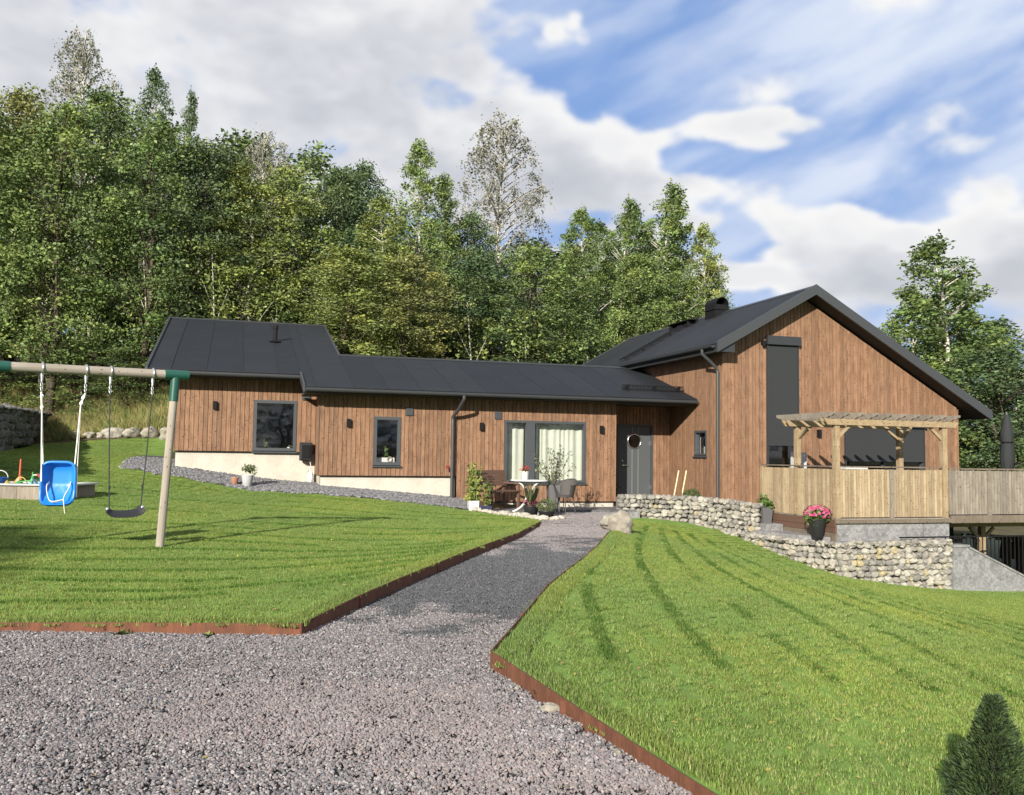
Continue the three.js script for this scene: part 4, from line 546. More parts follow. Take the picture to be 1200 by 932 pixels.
// --- swing frame with two swings
{
  const BR = [-4.22, 2.41, 11.75], BL = [-5.93, 2.385, 10.49], dx = BR[0] - BL[0], dz = BR[2] - BL[2], len = Math.hypot(dx, dz), P = (d, y = 0) => [BL[0] + dx / len * d, lerp(BL[1], BR[1], d / len) + y, BL[2] + dz / len * d];
  const org = [-5, .25, 11.2], o = (p) => [p[0] - org[0], p[1] - org[1], -(p[2] - org[2])];
  const t = thing('swing_frame', 'wooden swing frame of round logs with green metal brackets', 'swing frame', org[0], org[1], org[2]);
  mesh('beam', limb(o(P(.1)), o(P(1.9)), .057, .057, 20), M.log, t);
  mesh('bracket', mg([limb(o(P(1.86)), o(P(2.16)), .063, .063, 18), limb(o(P(2.0, -.03)), o(P(1.985, -.34)), .056, .056, 16)]), M.green, t);
  mesh('bracket', mg([limb(o(P(-.2)), o(P(.12)), .063, .063, 18), limb(o(P(-.06, -.03)), o(P(-.075, -.34)), .056, .056, 16)]), M.green, t);
  const foot = (x, z) => [x, groundL(x, z) - .1, z];
  mesh('leg', limb(o(foot(-4.41, 11.58)), o(P(1.987, -.30)), .052, .05, 18), M.log, t); mesh('leg', limb(o(foot(-6.28, 10.28)), o(P(-.073, -.30)), .052, .05, 18), M.log, t);
  const HK = [.46, .94, 1.22, 1.72];
  for (const d of HK) { const h = mesh('hook', mg([at(new THREE.TorusGeometry(.063, .012, 8, 24), ...o(P(d)), 0, Math.atan2(dz, dx) + Math.PI / 2, 0), limb(o(P(d, -.062)), o(P(d, -.11)), .02, .02, 10), limb(o(P(d, -.11)), o(P(d, -.15)), .016, .016, 8)]), M.galv, t); }
  const link = (d, y0, n) => mg(Array.from({ length: n }, (_, i) => at(new THREE.TorusGeometry(.014, .0045, 6, 12), ...o(P(d, y0 - i * .024)), 0, i % 2 ? 0 : Math.PI / 2, 0, [1, 1.3, 1])));
  const shift = (from, to) => (q) => [q[0] - from[0] + to[0], q[1], q[2]];
  // black flat swing
  {
    const s = thing('flat_swing', 'black rubber swing seat hanging on black ropes', 'swing', ...org), q = (d, y) => o(P(d, y));
    for (const d of [1.22, 1.72]) mesh('chain', link(d, -.165, 5), M.galv, s);
    const a = q(1.265, -1.70), b = q(1.63, -1.69);
    mesh('rope', tube([q(1.22, -.28), q(1.24, -1.0), a], .0075, 6, 6), M.blackRope, s); mesh('rope', tube([q(1.72, -.28), q(1.68, -1.0), b], .0075, 6, 6), M.blackRope, s);
    for (const [p] of [[q(1.258, -1.42)], [q(1.645, -1.42)]]) mesh('knot', new THREE.CapsuleGeometry(.014, .03, 4, 8).translate(...p), M.rubber, s);
    const c = new THREE.CatmullRomCurve3([q(1.245, -1.69), q(1.29, -1.735), q(1.45, -1.752), q(1.61, -1.73), q(1.655, -1.68)].map((p) => new THREE.Vector3(...p))), sh = new THREE.Shape(); sh.absellipse(0, 0, .085, .018, 0, Math.PI * 2); mesh('seat', new THREE.ExtrudeGeometry(sh, { steps: 24, extrudePath: c, bevelEnabled: false, curveSegments: 8 }), M.rubber, s);
    for (const p of [q(1.245, -1.685), q(1.655, -1.675)]) mesh('end_clip', new THREE.SphereGeometry(.024, 10, 8).translate(...p), M.galv, s);
  }
  // blue toddler seat
  {
    const s = thing('toddler_swing', 'bright blue plastic toddler swing seat on white ropes', 'swing', ...org), q = (d, y) => o(P(d, y));
    for (const d of [.46, .94]) mesh('chain', link(d, -.165, 5), M.galv, s);
    const C = new THREE.Vector3(...q(.685, -1.36)), seatG = new THREE.Group(); // faces the drive
    const yaw = .2;
    const rr = (w, h, r) => { const h2 = new THREE.Shape(); h2.moveTo(-w + r, -h); h2.lineTo(w - r, -h); h2.quadraticCurveTo(w, -h, w, -h + r); h2.lineTo(w, h - r); h2.quadraticCurveTo(w, h, w - r, h); h2.lineTo(-w + r, h); h2.quadraticCurveTo(-w, h, -w, h - r); h2.lineTo(-w, -h + r); h2.quadraticCurveTo(-w, -h, -w + r, -h); return h2; };
    const ring = (w, h, r, w2, h2) => { const a = rr(w, h, r), b = rr(w2, h2, r * .8); a.holes.push(b); return a; };
    const place = (g) => { g.applyMatrix4(new THREE.Matrix4().makeRotationY(yaw)); g.translate(C.x, C.y, C.z); return g; };
    // shell: tall bowl with rounded corners, back towards the wall, rim towards the drive
    const nx = 22, ny = 26, pos = [], idx = []; for (let j = 0; j <= ny; j++) for (let i = 0; i <= nx; i++) { const a = i / nx * 2 - 1, b = j / ny * 2 - 1, e = Math.pow(Math.pow(Math.abs(a), 5) + Math.pow(Math.abs(b), 5), 1 / 5), k = e > 0 ? Math.max(Math.abs(a), Math.abs(b)) / e : 1, x = a * k * .185, y = b * k * .25, depth = .11 * Math.pow(Math.min(1, Math.max(Math.abs(a), Math.abs(b))), 7), lowfwd = b < -.05 ? Math.pow((-.05 - b) / .95, 1.2) * .10 : 0; pos.push(x, y, -.10 + depth + lowfwd * (Math.abs(a) < .9 ? 1 : .6)); }
    for (let j = 0; j < ny; j++) for (let i = 0; i < nx; i++) { const p = j * (nx + 1) + i; idx.push(p, p + 1, p + nx + 2, p, p + nx + 2, p + nx + 1); }
    const g = new THREE.BufferGeometry(); g.setAttribute('position', new THREE.Float32BufferAttribute(pos, 3)); g.setIndex(idx); g.computeVertexNormals(); mesh('seat_shell', place(g), M.blue, s);
    const rim = []; for (let i = 0; i < 40; i++) { const a = i / 40 * Math.PI * 2, ca = Math.cos(a), sa = Math.sin(a), e = Math.pow(Math.pow(Math.abs(ca), 5) + Math.pow(Math.abs(sa), 5), 1 / 5); rim.push(new THREE.Vector3(ca / e * .187, sa / e * .252, .012 + (sa < -.3 ? .07 * (-sa - .3) : 0))); }
    mesh('rim', place(new THREE.TubeGeometry(new THREE.CatmullRomCurve3(rim, true), 80, .016, 8, true)), M.blue, s);
    const strap = (pts, w) => { const c = new THREE.CatmullRomCurve3(pts.map((p) => new THREE.Vector3(...p))), sh = new THREE.Shape(); sh.moveTo(-.003, -w); sh.lineTo(.003, -w); sh.lineTo(.003, w); sh.lineTo(-.003, w); sh.closePath(); return place(new THREE.ExtrudeGeometry(sh, { steps: 18, extrudePath: c, bevelEnabled: false })); };
    mesh('strap', strap([[-.12, .01, -.08], [-.13, -.03, -.02], [-.09, -.15, .07], [-.05, -.21, .10], [.04, -.205, .11], [.09, -.19, .10]], .013), M.whiteRope, s);
    mesh('strap', strap([[.12, .01, -.08], [.12, -.05, -.03], [.09, -.17, .08], [.10, -.23, .11], [.115, -.35, .11]], .014), M.whiteRope, s);
    const W = (x, y, z) => { const v = new THREE.Vector3(x, y, z).applyAxisAngle(new THREE.Vector3(0, 1, 0), yaw).add(C); return [v.x, v.y, v.z]; };
    const jl = q(.475, -.5), jr = q(.895, -.42);
    mesh('rope', tube([q(.46, -.28), jl], .011, 6, 3), M.whiteRope, s); mesh('rope', tube([q(.94, -.28), jr], .011, 6, 3), M.whiteRope, s);
    mesh('rope', tube([jl, W(-.175, .22, .0)], .0085, 6, 3), M.whiteRope, s); mesh('rope', tube([jl, W(-.178, .02, .03)], .0085, 6, 3), M.whiteRope, s);
    mesh('rope', tube([jr, W(.175, .22, .0)], .0085, 6, 3), M.whiteRope, s); mesh('rope', tube([jr, W(.20, -.1, .0), W(.205, -.16, 0)], .0085, 6, 3), M.whiteRope, s);
    for (const [p] of [[q(.468, -.33)], [q(.92, -.33)], [q(.473, -.46)], [q(.90, -.40)]]) mesh('ring', new THREE.TorusGeometry(.018, .006, 6, 14).translate(...p), M.galv, s);
  }
}
// --- sandbox and the toys in it
{
  const x0 = -9.0, z0 = 16.55, gy = groundL(-8.3, 16.2) - .02, t = thing('sandbox', 'weathered wooden sandbox with a pale rim on the lawn', 'sandbox', x0, gy, z0, -.04);
  const W = 1.25, D = .55, H = .25;
  for (let i = 0; i < 3; i++) mesh('plank', box(-W + i * .835, -W + i * .835 + .83, 0, H, D - .03, D, i * 1.3, i), M.weathered[i], t);
  mesh('plank', box(-W, W, 0, H, -D, -D + .03, 2, 1), M.weathered[0], t); mesh('plank', box(-W, -W + .03, 0, H, -D + .03, D - .03), M.weathered[1], t); mesh('plank', box(W - .03, W, 0, H, -D + .03, D - .03), M.weathered[1], t);
  for (const [a, b, c, d] of [[-W - .05, W + .07, D - .11, D + .05], [-W - .05, W + .07, -D - .05, -D + .11], [-W - .05, -W + .11, -D + .11, D - .11], [W - .11, W + .07, -D + .11, D - .11]]) mesh('rim_board', box(a, b, H + .001, H + .028, c, d, a, c), M.potGrey, t);
  mesh('sand', (() => { const g = new THREE.PlaneGeometry(2 * W - .06, 2 * D - .06, 24, 12); g.rotateX(-Math.PI / 2); const p = g.attributes.position; for (let i = 0; i < p.count; i++) p.setY(i, .17 + .05 * noise3(p.getX(i) * 4, 0, p.getZ(i) * 4)); g.computeVertexNormals(); return g; })(), std([.42, .36, .26], .95), t);
  const toy = (name, label, cat, x, y, z, parts) => { const q = thing(name, label, cat, x0 + x, gy + y, z0 - z, .2); for (const [n, g, m] of parts) mesh(n, g, m, q); };
  const bucket = (r, h) => new THREE.LatheGeometry([[0, 0], [r * .75, 0], [r, h], [r * 1.08, h], [r * 1.08, h + .01], [r * .93, h], [r * .7, .015], [0, .015]].map((p) => new THREE.Vector2(...p)), 16), col = (r, g, b) => std([r, g, b], .4);
  const red = col(.55, .10, .05), grn = col(.05, .30, .06), yel = col(.6, .5, .1), cyan = col(.25, .5, .62), navy = col(.02, .10, .38);
  toy('toy_spade', 'red plastic toy spade standing upright in the sandbox', 'toy spade', .03, .18, -.1, [['handle', limb([.04, .12, 0], [.05, .52, 0], .018, .014, 8), red], ['blade', new THREE.LatheGeometry([[0, 0], [.07, .02], [.085, .08], [.05, .15], [.02, .22], [0, .23]].map((p) => new THREE.Vector2(...p)), 12).scale(1, 1, .4).rotateZ(-.25), red]]);
  toy('toy_bucket', 'blue plastic toy bucket lying in the sandbox', 'toy bucket', -.22, .2, .0, [['body', bucket(.13, .16), navy], ['handle', new THREE.TorusGeometry(.13, .008, 6, 16, Math.PI).translate(0, .16, 0), col(.6, .6, .6)]]);
  toy('toy_bucket', 'green plastic toy bucket in the sandbox beside the spade', 'toy bucket', .18, .19, .05, [['body', bucket(.085, .11).rotateZ(.5), grn], ['handle', new THREE.TorusGeometry(.085, .007, 6, 16, Math.PI).translate(0, .1, 0), yel]]);
  toy('toy_mould', 'yellow sand mould lying near the sandbox rim', 'toy', .10, .24, .28, [['body', bucket(.06, .06).rotateZ(1.1), yel]]);
  toy('toy_mould', 'pale blue sand mould lying among the toys', 'toy', .42, .24, .15, [['body', bucket(.075, .09).rotateZ(-.8), cyan]]);
  toy('toy_windmill', 'green toy sand wheel with an orange funnel in the sandbox', 'toy', .30, .2, -.12, [['frame', mg([limb([-.06, 0, 0], [.0, .2, 0], .014, .012, 6), limb([.06, 0, 0], [.0, .2, 0], .014, .012, 6), limb([0, .2, 0], [.0, .27, 0], .012, .012, 6)]), grn], ['funnel', new THREE.ConeGeometry(.1, .13, 14, 1).rotateX(Math.PI).translate(.16, .17, 0), red], ['arm', limb([0, .21, 0], [.14, .22, 0], .012, .012, 6), col(.55, .62, .6)]]);
  toy('toy_rake', 'green toy rake lying across the toys in the sandbox', 'toy rake', .30, .28, .2, [['handle', limb([-.15, 0, 0], [.15, .05, .02], .01, .01, 6), grn], ['head', box(.14, .17, .0, .05, -.06, .08), grn]]);
}
// --- hose reel on the wall, tied hose below
{
  const t = hthing('hose_reel', 'black hose reel box mounted on the corner of the clad wall', 'hose reel', 1.78, 1.45, 23.1);
  const g = cbox(.30, .44, .22, .03); g.translate(...t.l(1.70, 1.45, 23.05)); mesh('casing', g, M.rubber, t.g); mesh('cover', at(cbox(.20, .32, .03, .012), ...t.l(1.70, 1.45, 22.925)), M.black, t.g); mesh('bracket', t.bx(1.60, 1.80, 1.22, 1.68, 23.16, 23.2), M.frame, t.g);
  mesh('hose', tube([t.l(1.80, 1.24, 23.05), t.l(1.83, 1.1, 23.05), t.l(1.79, .9, 23.06), t.l(1.80, .75, 23.05)], .012, 6, 12), M.white, t.g); mesh('nozzle', limb(t.l(1.79, .98, 23.04), t.l(1.80, .86, 23.03), .022, .016, 8), M.black, t.g);
  const b = thing('plastic_bag', 'crumpled white plastic bag at the foot of the hose', 'bag', XZ(1.82, 23.0)[0], groundL(...XZ(1.82, 23.0)), XZ(1.82, 23.0)[1]); const bg = boulders[1].clone(); bg.scale(.07, .17, .06); bg.translate(0, .14, 0); mesh('body', bg, M.white, b);
}

// ---------------------------------------------------------------- leaves
// list of [x, y, z, length, width, axis, normal, colour]
function leafGeo(list) {
  const n = list.length, pos = new Float32Array(n * 12), nor = new Float32Array(n * 12), col = new Float32Array(n * 12), idx = new Uint32Array(n * 6), s = new THREE.Vector3();
  list.forEach(([x, y, z, l, w, a, m, c], i) => {
    s.crossVectors(a, m).normalize();
    const P = [[0, 0], [.5, w / l], [1, 0], [.5, -w / l]];
    for (let k = 0; k < 4; k++) { const t = P[k][0] * l, q = P[k][1] * l * .5, o = i * 12 + k * 3, up = k % 2 ? 0 : -.12 * l; pos[o] = x + a.x * t + s.x * q + m.x * up; pos[o + 1] = y + a.y * t + s.y * q + m.y * up; pos[o + 2] = z + a.z * t + s.z * q + m.z * up; nor[o] = m.x; nor[o + 1] = m.y; nor[o + 2] = m.z; col[o] = c[0]; col[o + 1] = c[1]; col[o + 2] = c[2]; }
    idx.set([i * 4, i * 4 + 1, i * 4 + 2, i * 4, i * 4 + 2, i * 4 + 3], i * 6);
  });
  const g = new THREE.BufferGeometry(); g.setAttribute('position', new THREE.BufferAttribute(pos, 3)); g.setAttribute('normal', new THREE.BufferAttribute(nor, 3)); g.setAttribute('color', new THREE.BufferAttribute(col, 3)); g.setIndex(new THREE.BufferAttribute(idx, 1)); return g;
}
const unit = (r) => { const z = r() * 2 - 1, a = r() * 6.2832, q = Math.sqrt(1 - z * z); return new THREE.Vector3(q * Math.cos(a), z, q * Math.sin(a)); };
// leaves spread round a centre
function clump(out, r, cx, cy, cz, rx, ry, rz, n, len, cols, up = .35, shell = .35) {
  for (let i = 0; i < n; i++) {
    const d = unit(r), k = Math.pow(r(), shell), m = unit(r); m.y += up; m.add(d.clone().multiplyScalar(.35)).normalize();
    const a = unit(r).addScaledVector(d, .5); a.y -= .15; a.addScaledVector(m, -a.dot(m)).normalize();
    const c = pick(cols, r), b = .75 + r() * .5, l = len * (.5 + Math.pow(r(), 1.5) * 1.1);
    out.push([cx + d.x * rx * k, cy + d.y * ry * k, cz + d.z * rz * k, l, l * .62, a, m, [c[0] * b, c[1] * b, c[2] * b]]);
  }
}
const G = { mid: [[.085, .15, .03], [.11, .18, .035], [.07, .125, .028]], dark: [[.04, .08, .022], [.052, .095, .026], [.06, .11, .03]], yellow: [[.22, .24, .05], [.28, .27, .06], [.16, .20, .045]], olive: [[.12, .15, .06], [.15, .17, .07], [.09, .12, .045]], grey: [[.14, .16, .10], [.18, .19, .13]], pink: [[.55, .05, .20], [.62, .10, .28], [.42, .03, .14]], red: [[.55, .05, .02], [.45, .03, .02]], purple: [[.30, .03, .12], [.22, .02, .09]], straw: [[.42, .33, .15], [.36, .30, .13], [.50, .41, .20]], birch: [[.13, .16, .055], [.16, .18, .06], [.10, .13, .05]] };
const PY = .147; // patio level
// ---------------------------------------------------------------- pots and plants
const lathe = (pts, n = 24) => new THREE.LatheGeometry(pts.map((p) => new THREE.Vector2(...p)), n);
const roundPot = (rb, rt, h) => lathe([[0, 0], [rb, 0], [rt, h], [rt * 1.06, h], [rt * 1.06, h + .02], [rt * .94, h + .02], [rt * .9, h - .03], [0, h - .03]]);
const squarePot = (b, t, h) => { const g = lathe([[0, 0], [b, 0], [t, h], [t * .9, h], [t * .86, h - .04], [0, h - .04]], 4); g.rotateY(Math.PI / 4); const q = g.toNonIndexed(); q.computeVertexNormals(); return q; };
function potted(name, label, x, y, z, potGeo, potMat, build, cat = 'potted plant', turn = 0) { const t = thing(name, label, cat, x, y, z, turn); mesh('pot', potGeo, potMat, t); build(t); return t; }
{ // by the plinth
  const [x, z] = [-6.05, 21.05], y = groundL(x, z) + .015;
  potted('potted_plant', 'bushy green plant in a grey pot on gravel below the square window', x, y, z, roundPot(.10, .135, .24), M.potGrey, (t) => { const o = [], r = rng(1); for (let i = 0; i < 14; i++) { const a = r() * 6.3, q = r() * .16; clump(o, r, Math.cos(a) * q, .32 + r() * .12, Math.sin(a) * q, .09, .07, .09, 26, .05, G.olive); } mesh('foliage', leafGeo(o), M.leaf, t); });
  const p = thing('clay_pot', 'small empty terracotta pot beside the grey pot', 'pot', x - .28, groundL(x - .28, z - .03) + .015, z - .03); mesh('body', roundPot(.065, .085, .15), M.terracotta, p); mesh('soil', new THREE.CylinderGeometry(.07, .07, .01, 14).translate(0, .13, 0), coreM, p);
}
{ // grey square pot by the steps, black pot with pink flowers
  let [x, z] = XZ(11.86, 18.72);
  potted('potted_plant', 'green leafy plant in a square dark grey pot on the upper step', x, -.05, z, squarePot(.155, .20, .36), M.potDark, (t) => { const o = [], r = rng(2); for (let i = 0; i < 22; i++) { const a = r() * 6.3, q = r() * .16; clump(o, r, Math.cos(a) * q, .38 + r() * .2 * (1 - q * 3), Math.sin(a) * q, .07, .06, .07, 14, .075, G.mid); } mesh('foliage', leafGeo(o), M.leaf, t); }, 'potted plant', A0);
  [x, z] = XZ(11.86, 16.72);
  potted('flower_pot', 'round mass of pink flowers in a tapered black pot above the gabion', x, -.20, z, roundPot(.12, .19, .36), M.potBlack, (t) => {
    const o = [], f = [], r = rng(3); clump(o, r, 0, .42, 0, .27, .16, .27, 420, .06, G.mid, .2, .4);
    for (let i = 0; i < 150; i++) { const d = unit(r); if (d.y < -.25) { i--; continue; } const cx = d.x * .29, cy = .47 + d.y * .21, cz = d.z * .29, c = pick(G.pink, r); for (let k = 0; k < 7; k++) { const a = unit(r); a.addScaledVector(d, -a.dot(d) * .8).normalize(); f.push([cx, cy, cz, .032, .020, a, d, [c[0] * (.8 + r() * .5), c[1] * (.8 + r() * .8), c[2] * (.8 + r() * .5)]]); } }
    mesh('foliage', leafGeo(o), M.leaf, t); mesh('flowers', leafGeo(f), M.leaf, t);
  }, 'flower pot');
}
{ // patio planters
  potted('planter', 'tall yellow green stems in a white square planter', -.86, PY - .04, 21.15, squarePot(.16, .17, .27), M.white, (t) => { const o = [], st = [], r = rng(4); for (let i = 0; i < 15; i++) { const x = (r() - .5) * .26, z = (r() - .5) * .2, h = .45 + r() * .5, lx = (r() - .5) * .16; st.push(limb([x, .24, z], [x + lx, .24 + h, z], .006, .004, 5)); for (let k = 0; k < 8; k++) { const q = k / 8; clump(o, r, x + lx * q, .3 + h * q, z, .06, .05, .06, 5, .075, r() < .6 ? G.yellow : G.mid, .2, .6); } } mesh('stems', mg(st), std([.25, .27, .09], .8), t); mesh('foliage', leafGeo(o), M.leaf, t); }, 'planter', .2);
  potted('planter', 'leafy plant in a glazed navy blue planter', -.56, PY - .04, 21.0, squarePot(.17, .18, .17), M.navy, (t) => { const o = [], r = rng(6); for (let i = 0; i < 26; i++) { const a = r() * 6.3, q = r() * .15; clump(o, r, Math.cos(a) * q + .02, .2 + r() * .5, Math.sin(a) * q, .07, .06, .07, 9, .07, r() < .4 ? G.yellow : G.dark); } mesh('foliage', leafGeo(o), M.leaf, t); }, 'planter', .1);
  potted('planter', 'airy shrub with fine twigs in a tall grey planter beside the table', .98, PY, 21.05, squarePot(.17, .19, .62), M.potDark, (t) => { const o = [], st = [], r = rng(7); for (let i = 0; i < 17; i++) { const a = r() * 6.3, q = .15 + r() * .5, h = .3 + r() * .65, tip = [Math.cos(a) * q, .6 + h, Math.sin(a) * q * .7]; st.push(limb([0, .58, 0], tip, .008, .004, 5)); for (let k = 0; k < 7; k++) { const f = .35 + .65 * k / 6; clump(o, r, tip[0] * f, .58 + (tip[1] - .58) * f, tip[2] * f, .07, .06, .07, 5, .055, r() < .5 ? G.olive : G.grey, .2, .6); } } mesh('stems', mg(st), std([.12, .11, .08], .9), t); mesh('foliage', leafGeo(o), M.leaf, t); }, 'planter', .2);
  potted('flower_pot', 'dark pot of magenta flowers and grasses behind the white stones', .46, PY - .05, 20.45, roundPot(.13, .17, .2), M.potBlack, (t) => { const o = [], f = [], r = rng(8); for (let i = 0; i < 40; i++) { const a = r() * 6.3, q = .25 + r() * .25; const ax = new THREE.Vector3(Math.cos(a) * .5, 1, Math.sin(a) * .5).normalize(); o.push([0, .15, 0, q * 1.3, .018, ax, new THREE.Vector3(Math.cos(a), -.5, Math.sin(a)).normalize(), pick(G.olive, r)]); } clump(o, r, 0, .24, 0, .18, .1, .16, 130, .06, G.mid); clump(f, r, 0, .30, 0, .19, .07, .16, 190, .04, G.purple, .6, .3); mesh('foliage', leafGeo(o), M.leaf, t); mesh('flowers', leafGeo(f), M.leaf, t); }, 'flower pot');
  potted('potted_plant', 'clipped ball of small green leaves in a low dark pot behind the white stones', .80, PY - .06, 20.25, roundPot(.15, .18, .12), M.potBlack, (t) => { const o = [], r = rng(9); clump(o, r, 0, .24, 0, .23, .17, .22, 900, .035, G.olive, .3, .25); mesh('foliage', leafGeo(o), M.leaf, t); });
  potted('potted_plant', 'feathery green plant with a yellow flower beside the front door glass', ...(() => { const [x, z] = XZ(9.75, 22.75); return [x, .19, z]; })(), roundPot(.1, .13, .22), M.potBlack, (t) => { const o = [], r = rng(10); for (let i = 0; i < 20; i++) clump(o, r, (r() - .5) * .25, .25 + r() * .45, (r() - .5) * .2, .08, .07, .08, 10, .08, r() < .15 ? G.yellow : G.dark); mesh('foliage', leafGeo(o), M.leaf, t); });
  potted('flower_pot', 'small white pot of red flowers standing on the white table', .32, PY + .735, 20.85, roundPot(.075, .085, .17), M.white, (t) => { const o = [], f = [], r = rng(11); clump(o, r, 0, .2, 0, .09, .05, .09, 70, .045, G.dark); clump(f, r, 0, .25, 0, .11, .05, .1, 60, .045, G.red, .5, .3); mesh('foliage', leafGeo(o), M.leaf, t); mesh('flowers', leafGeo(f), M.leaf, t); }, 'flower pot');
}
// --- white metal table
{
  const t = thing('garden_table', 'oval white metal garden table with curved legs on the patio', 'table', .42, PY, 20.85, -.15);
  mesh('top', new THREE.CylinderGeometry(.5, .5, .03, 40).scale(1, 1, .62).translate(0, .72, 0), M.white, t); mesh('top_rim', new THREE.TorusGeometry(.5, .016, 8, 48).rotateX(Math.PI / 2).scale(1, 1, .62).translate(0, .715, 0), M.white, t);
  for (const s of [-1, 1]) for (const q of [-1, 1]) { const c = new THREE.CatmullRomCurve3([[s * .30, .70, q * .14], [s * .14, .58, q * .12], [s * .06, .36, q * .1], [s * .16, .16, q * .13], [s * .36, .03, q * .18], [s * .42, .02, q * .19]].map((p) => new THREE.Vector3(...p))); mesh('leg', new THREE.TubeGeometry(c, 24, .024, 8), M.white, t); }
  mesh('stretcher', mg([limb([-.06, .36, -.1], [.06, .36, .1], .016, .016, 8), limb([.06, .36, -.1], [-.06, .36, .1], .016, .016, 8)]), M.white, t);
}
{ const t = scene.getObjectByName('garden_table'); t.scale.set(.84, 1, .84); }
// --- bench
{
  const t = thing('garden_bench', 'dark brown wooden bench against the clad wall behind the planters', 'bench', -.28, PY, 21.75, A0 + .55);
  for (let i = 0; i < 4; i++) mesh('seat_slat', box(-.55, .55, .42, .445, -.2 + i * .115, -.2 + i * .115 + .108, i, 0), M.brown, t);
  for (let i = 0; i < 3; i++) mesh('back_slat', hexa([[-.55, .55 + i * .125, -.225 - i * .03], [.55, .55 + i * .125, -.225 - i * .03], [.55, .55 + i * .125, -.25 - i * .03], [-.55, .55 + i * .125, -.25 - i * .03], [-.55, .67 + i * .125, -.255 - i * .03], [.55, .67 + i * .125, -.255 - i * .03], [.55, .67 + i * .125, -.28 - i * .03], [-.55, .67 + i * .125, -.28 - i * .03]]), M.brown, t);
  for (const x of [-.5, .44]) { mesh('leg', box(x, x + .06, 0, .42, .18, .24), M.brown, t); mesh('leg', hexa([[x, 0, -.2], [x + .06, 0, -.2], [x + .06, 0, -.26], [x, 0, -.26], [x, .92, -.31], [x + .06, .92, -.31], [x + .06, .92, -.36], [x, .92, -.36]]), M.brown, t); mesh('arm_rest', box(x - .005, x + .065, .6, .635, -.25, .26), M.brown, t); mesh('arm_post', box(x + .01, x + .05, .446, .6, .19, .23), M.brown, t); }
}
// --- woven chair
{
  const t = thing('garden_chair', 'grey woven garden chair on slim legs beside the table', 'chair', 1.22, PY, 20.75, -.75);
  mesh('seat', new THREE.CylinderGeometry(.24, .22, .05, 24).translate(0, .43, 0), M.wicker, t);
  const pos = [], idx = [], n = 20, m = 6; for (let j = 0; j <= m; j++) for (let i = 0; i <= n; i++) { const a = lerp(-.35, Math.PI + .35, i / n), h = j / m, r = .24 + h * .07, top = .45 + h * (.26 + .16 * Math.sin(clamp(a, 0, Math.PI))); pos.push(Math.cos(a) * r, top, -Math.sin(a) * r); }
  for (let j = 0; j < m; j++) for (let i = 0; i < n; i++) { const p = j * (n + 1) + i; idx.push(p, p + 1, p + n + 2, p, p + n + 2, p + n + 1); }
  const g = new THREE.BufferGeometry(); g.setAttribute('position', new THREE.Float32BufferAttribute(pos, 3)); g.setIndex(idx); g.computeVertexNormals(); mesh('backrest', g, M.wicker, t);
  const rim = []; for (let i = 0; i <= n; i++) { const p = (m * (n + 1) + i) * 3; rim.push([pos[p], pos[p + 1], pos[p + 2]]); } mesh('rim', tube(rim, .014, 6, 60), M.wicker, t);
  for (const [x, z] of [[-.16, -.16], [.16, -.16], [-.16, .16], [.16, .16]]) mesh('leg', limb([x * 1.25, 0, z * 1.25], [x, .42, z], .012, .014, 8), M.wicker, t);
  t.scale.setScalar(.88);
}
// --- two wooden stakes and a clipped bush behind the gabion
[[3.92, 22.45, 'pale wooden stake leaning on the clad side wall'], [4.10, 22.40, 'second pale wooden stake leaning right of the first']].forEach(([x, z, label], i) => { const y = .06; const m = thing('wooden_stake', label.replace(' right of the first', ' beside the round bush'), 'stake', x, y, z); mesh('shaft', limb([0, 0, 0], [.24, 1.05, -.25], .018, .018, 6), std([.62, .50, .30], .8), m); });
{ const [x, z] = [4.42, 22.45], t = thing('box_bush', 'low round green bush behind the gabion beside the wooden stakes', 'bush', x, .05, z), o = [], r = rng(14); clump(o, r, 0, .42, 0, .24, .2, .24, 1100, .04, G.dark, .3, .22); mesh('foliage', leafGeo(o), M.leaf, t); mesh('stem', new THREE.CylinderGeometry(.02, .03, .35, 8).translate(0, .17, 0), M.brown, t); }
struct('planting_bed', (() => { const s = new THREE.Shape(), p = [[9.3, 21.05], [10.0, 20.6], [10.7, 20.05], [11.25, 19.3], [11.62, 18.95], [11.62, 23], [9.4, 22.9]].map(([u, v]) => XZ(u, v)); p.forEach(([x, z], i) => i ? s.lineTo(x, z) : s.moveTo(x, z)); const g = new THREE.ShapeGeometry(s); g.rotateX(-Math.PI / 2); g.translate(0, .06, 0); return g; })(), soilM, 'soil bed between the gabion and the house');
// --- small plants inside the windows
{ const o = [], r = rng(15); for (const [s, n] of [[.62, 5], [.75, 6], [1.32, 3]]) for (let i = 0; i < n; i++) { const p = mL(s + (r() - .5) * .12, 1.55 + r() * .15, .25); clump(o, r, p[0], p[1], p[2], .05, .05, .04, 8, .05, G.olive); } mesh('sill_plant', leafGeo(o), M.leaf, wA); const q = mL(1.31, 1.5, .22); mesh('sill_pot', new THREE.CylinderGeometry(.04, .03, .08, 12).translate(q[0], q[1] + .02, q[2]), M.white, wA); }
{ const o = [], r = rng(16); for (let i = 0; i < 10; i++) { const p = mW(3.35 + r() * .22, 1.28 + r() * .3, .3); clump(o, r, p[0], p[1], p[2], .05, .05, .04, 8, .07, G.dark); } mesh('sill_plant', leafGeo(o), M.leaf, wB); mesh('sill_box', slab(mW, 3.32, 3.76, 1.19, 1.19, 1.33, 1.33, .2, .3), M.white, wB); const c = mW(3.64, 1.29, .17); mesh('sill_ornament', new THREE.TorusGeometry(.055, .014, 8, 20).translate(...c), M.log, wB); }

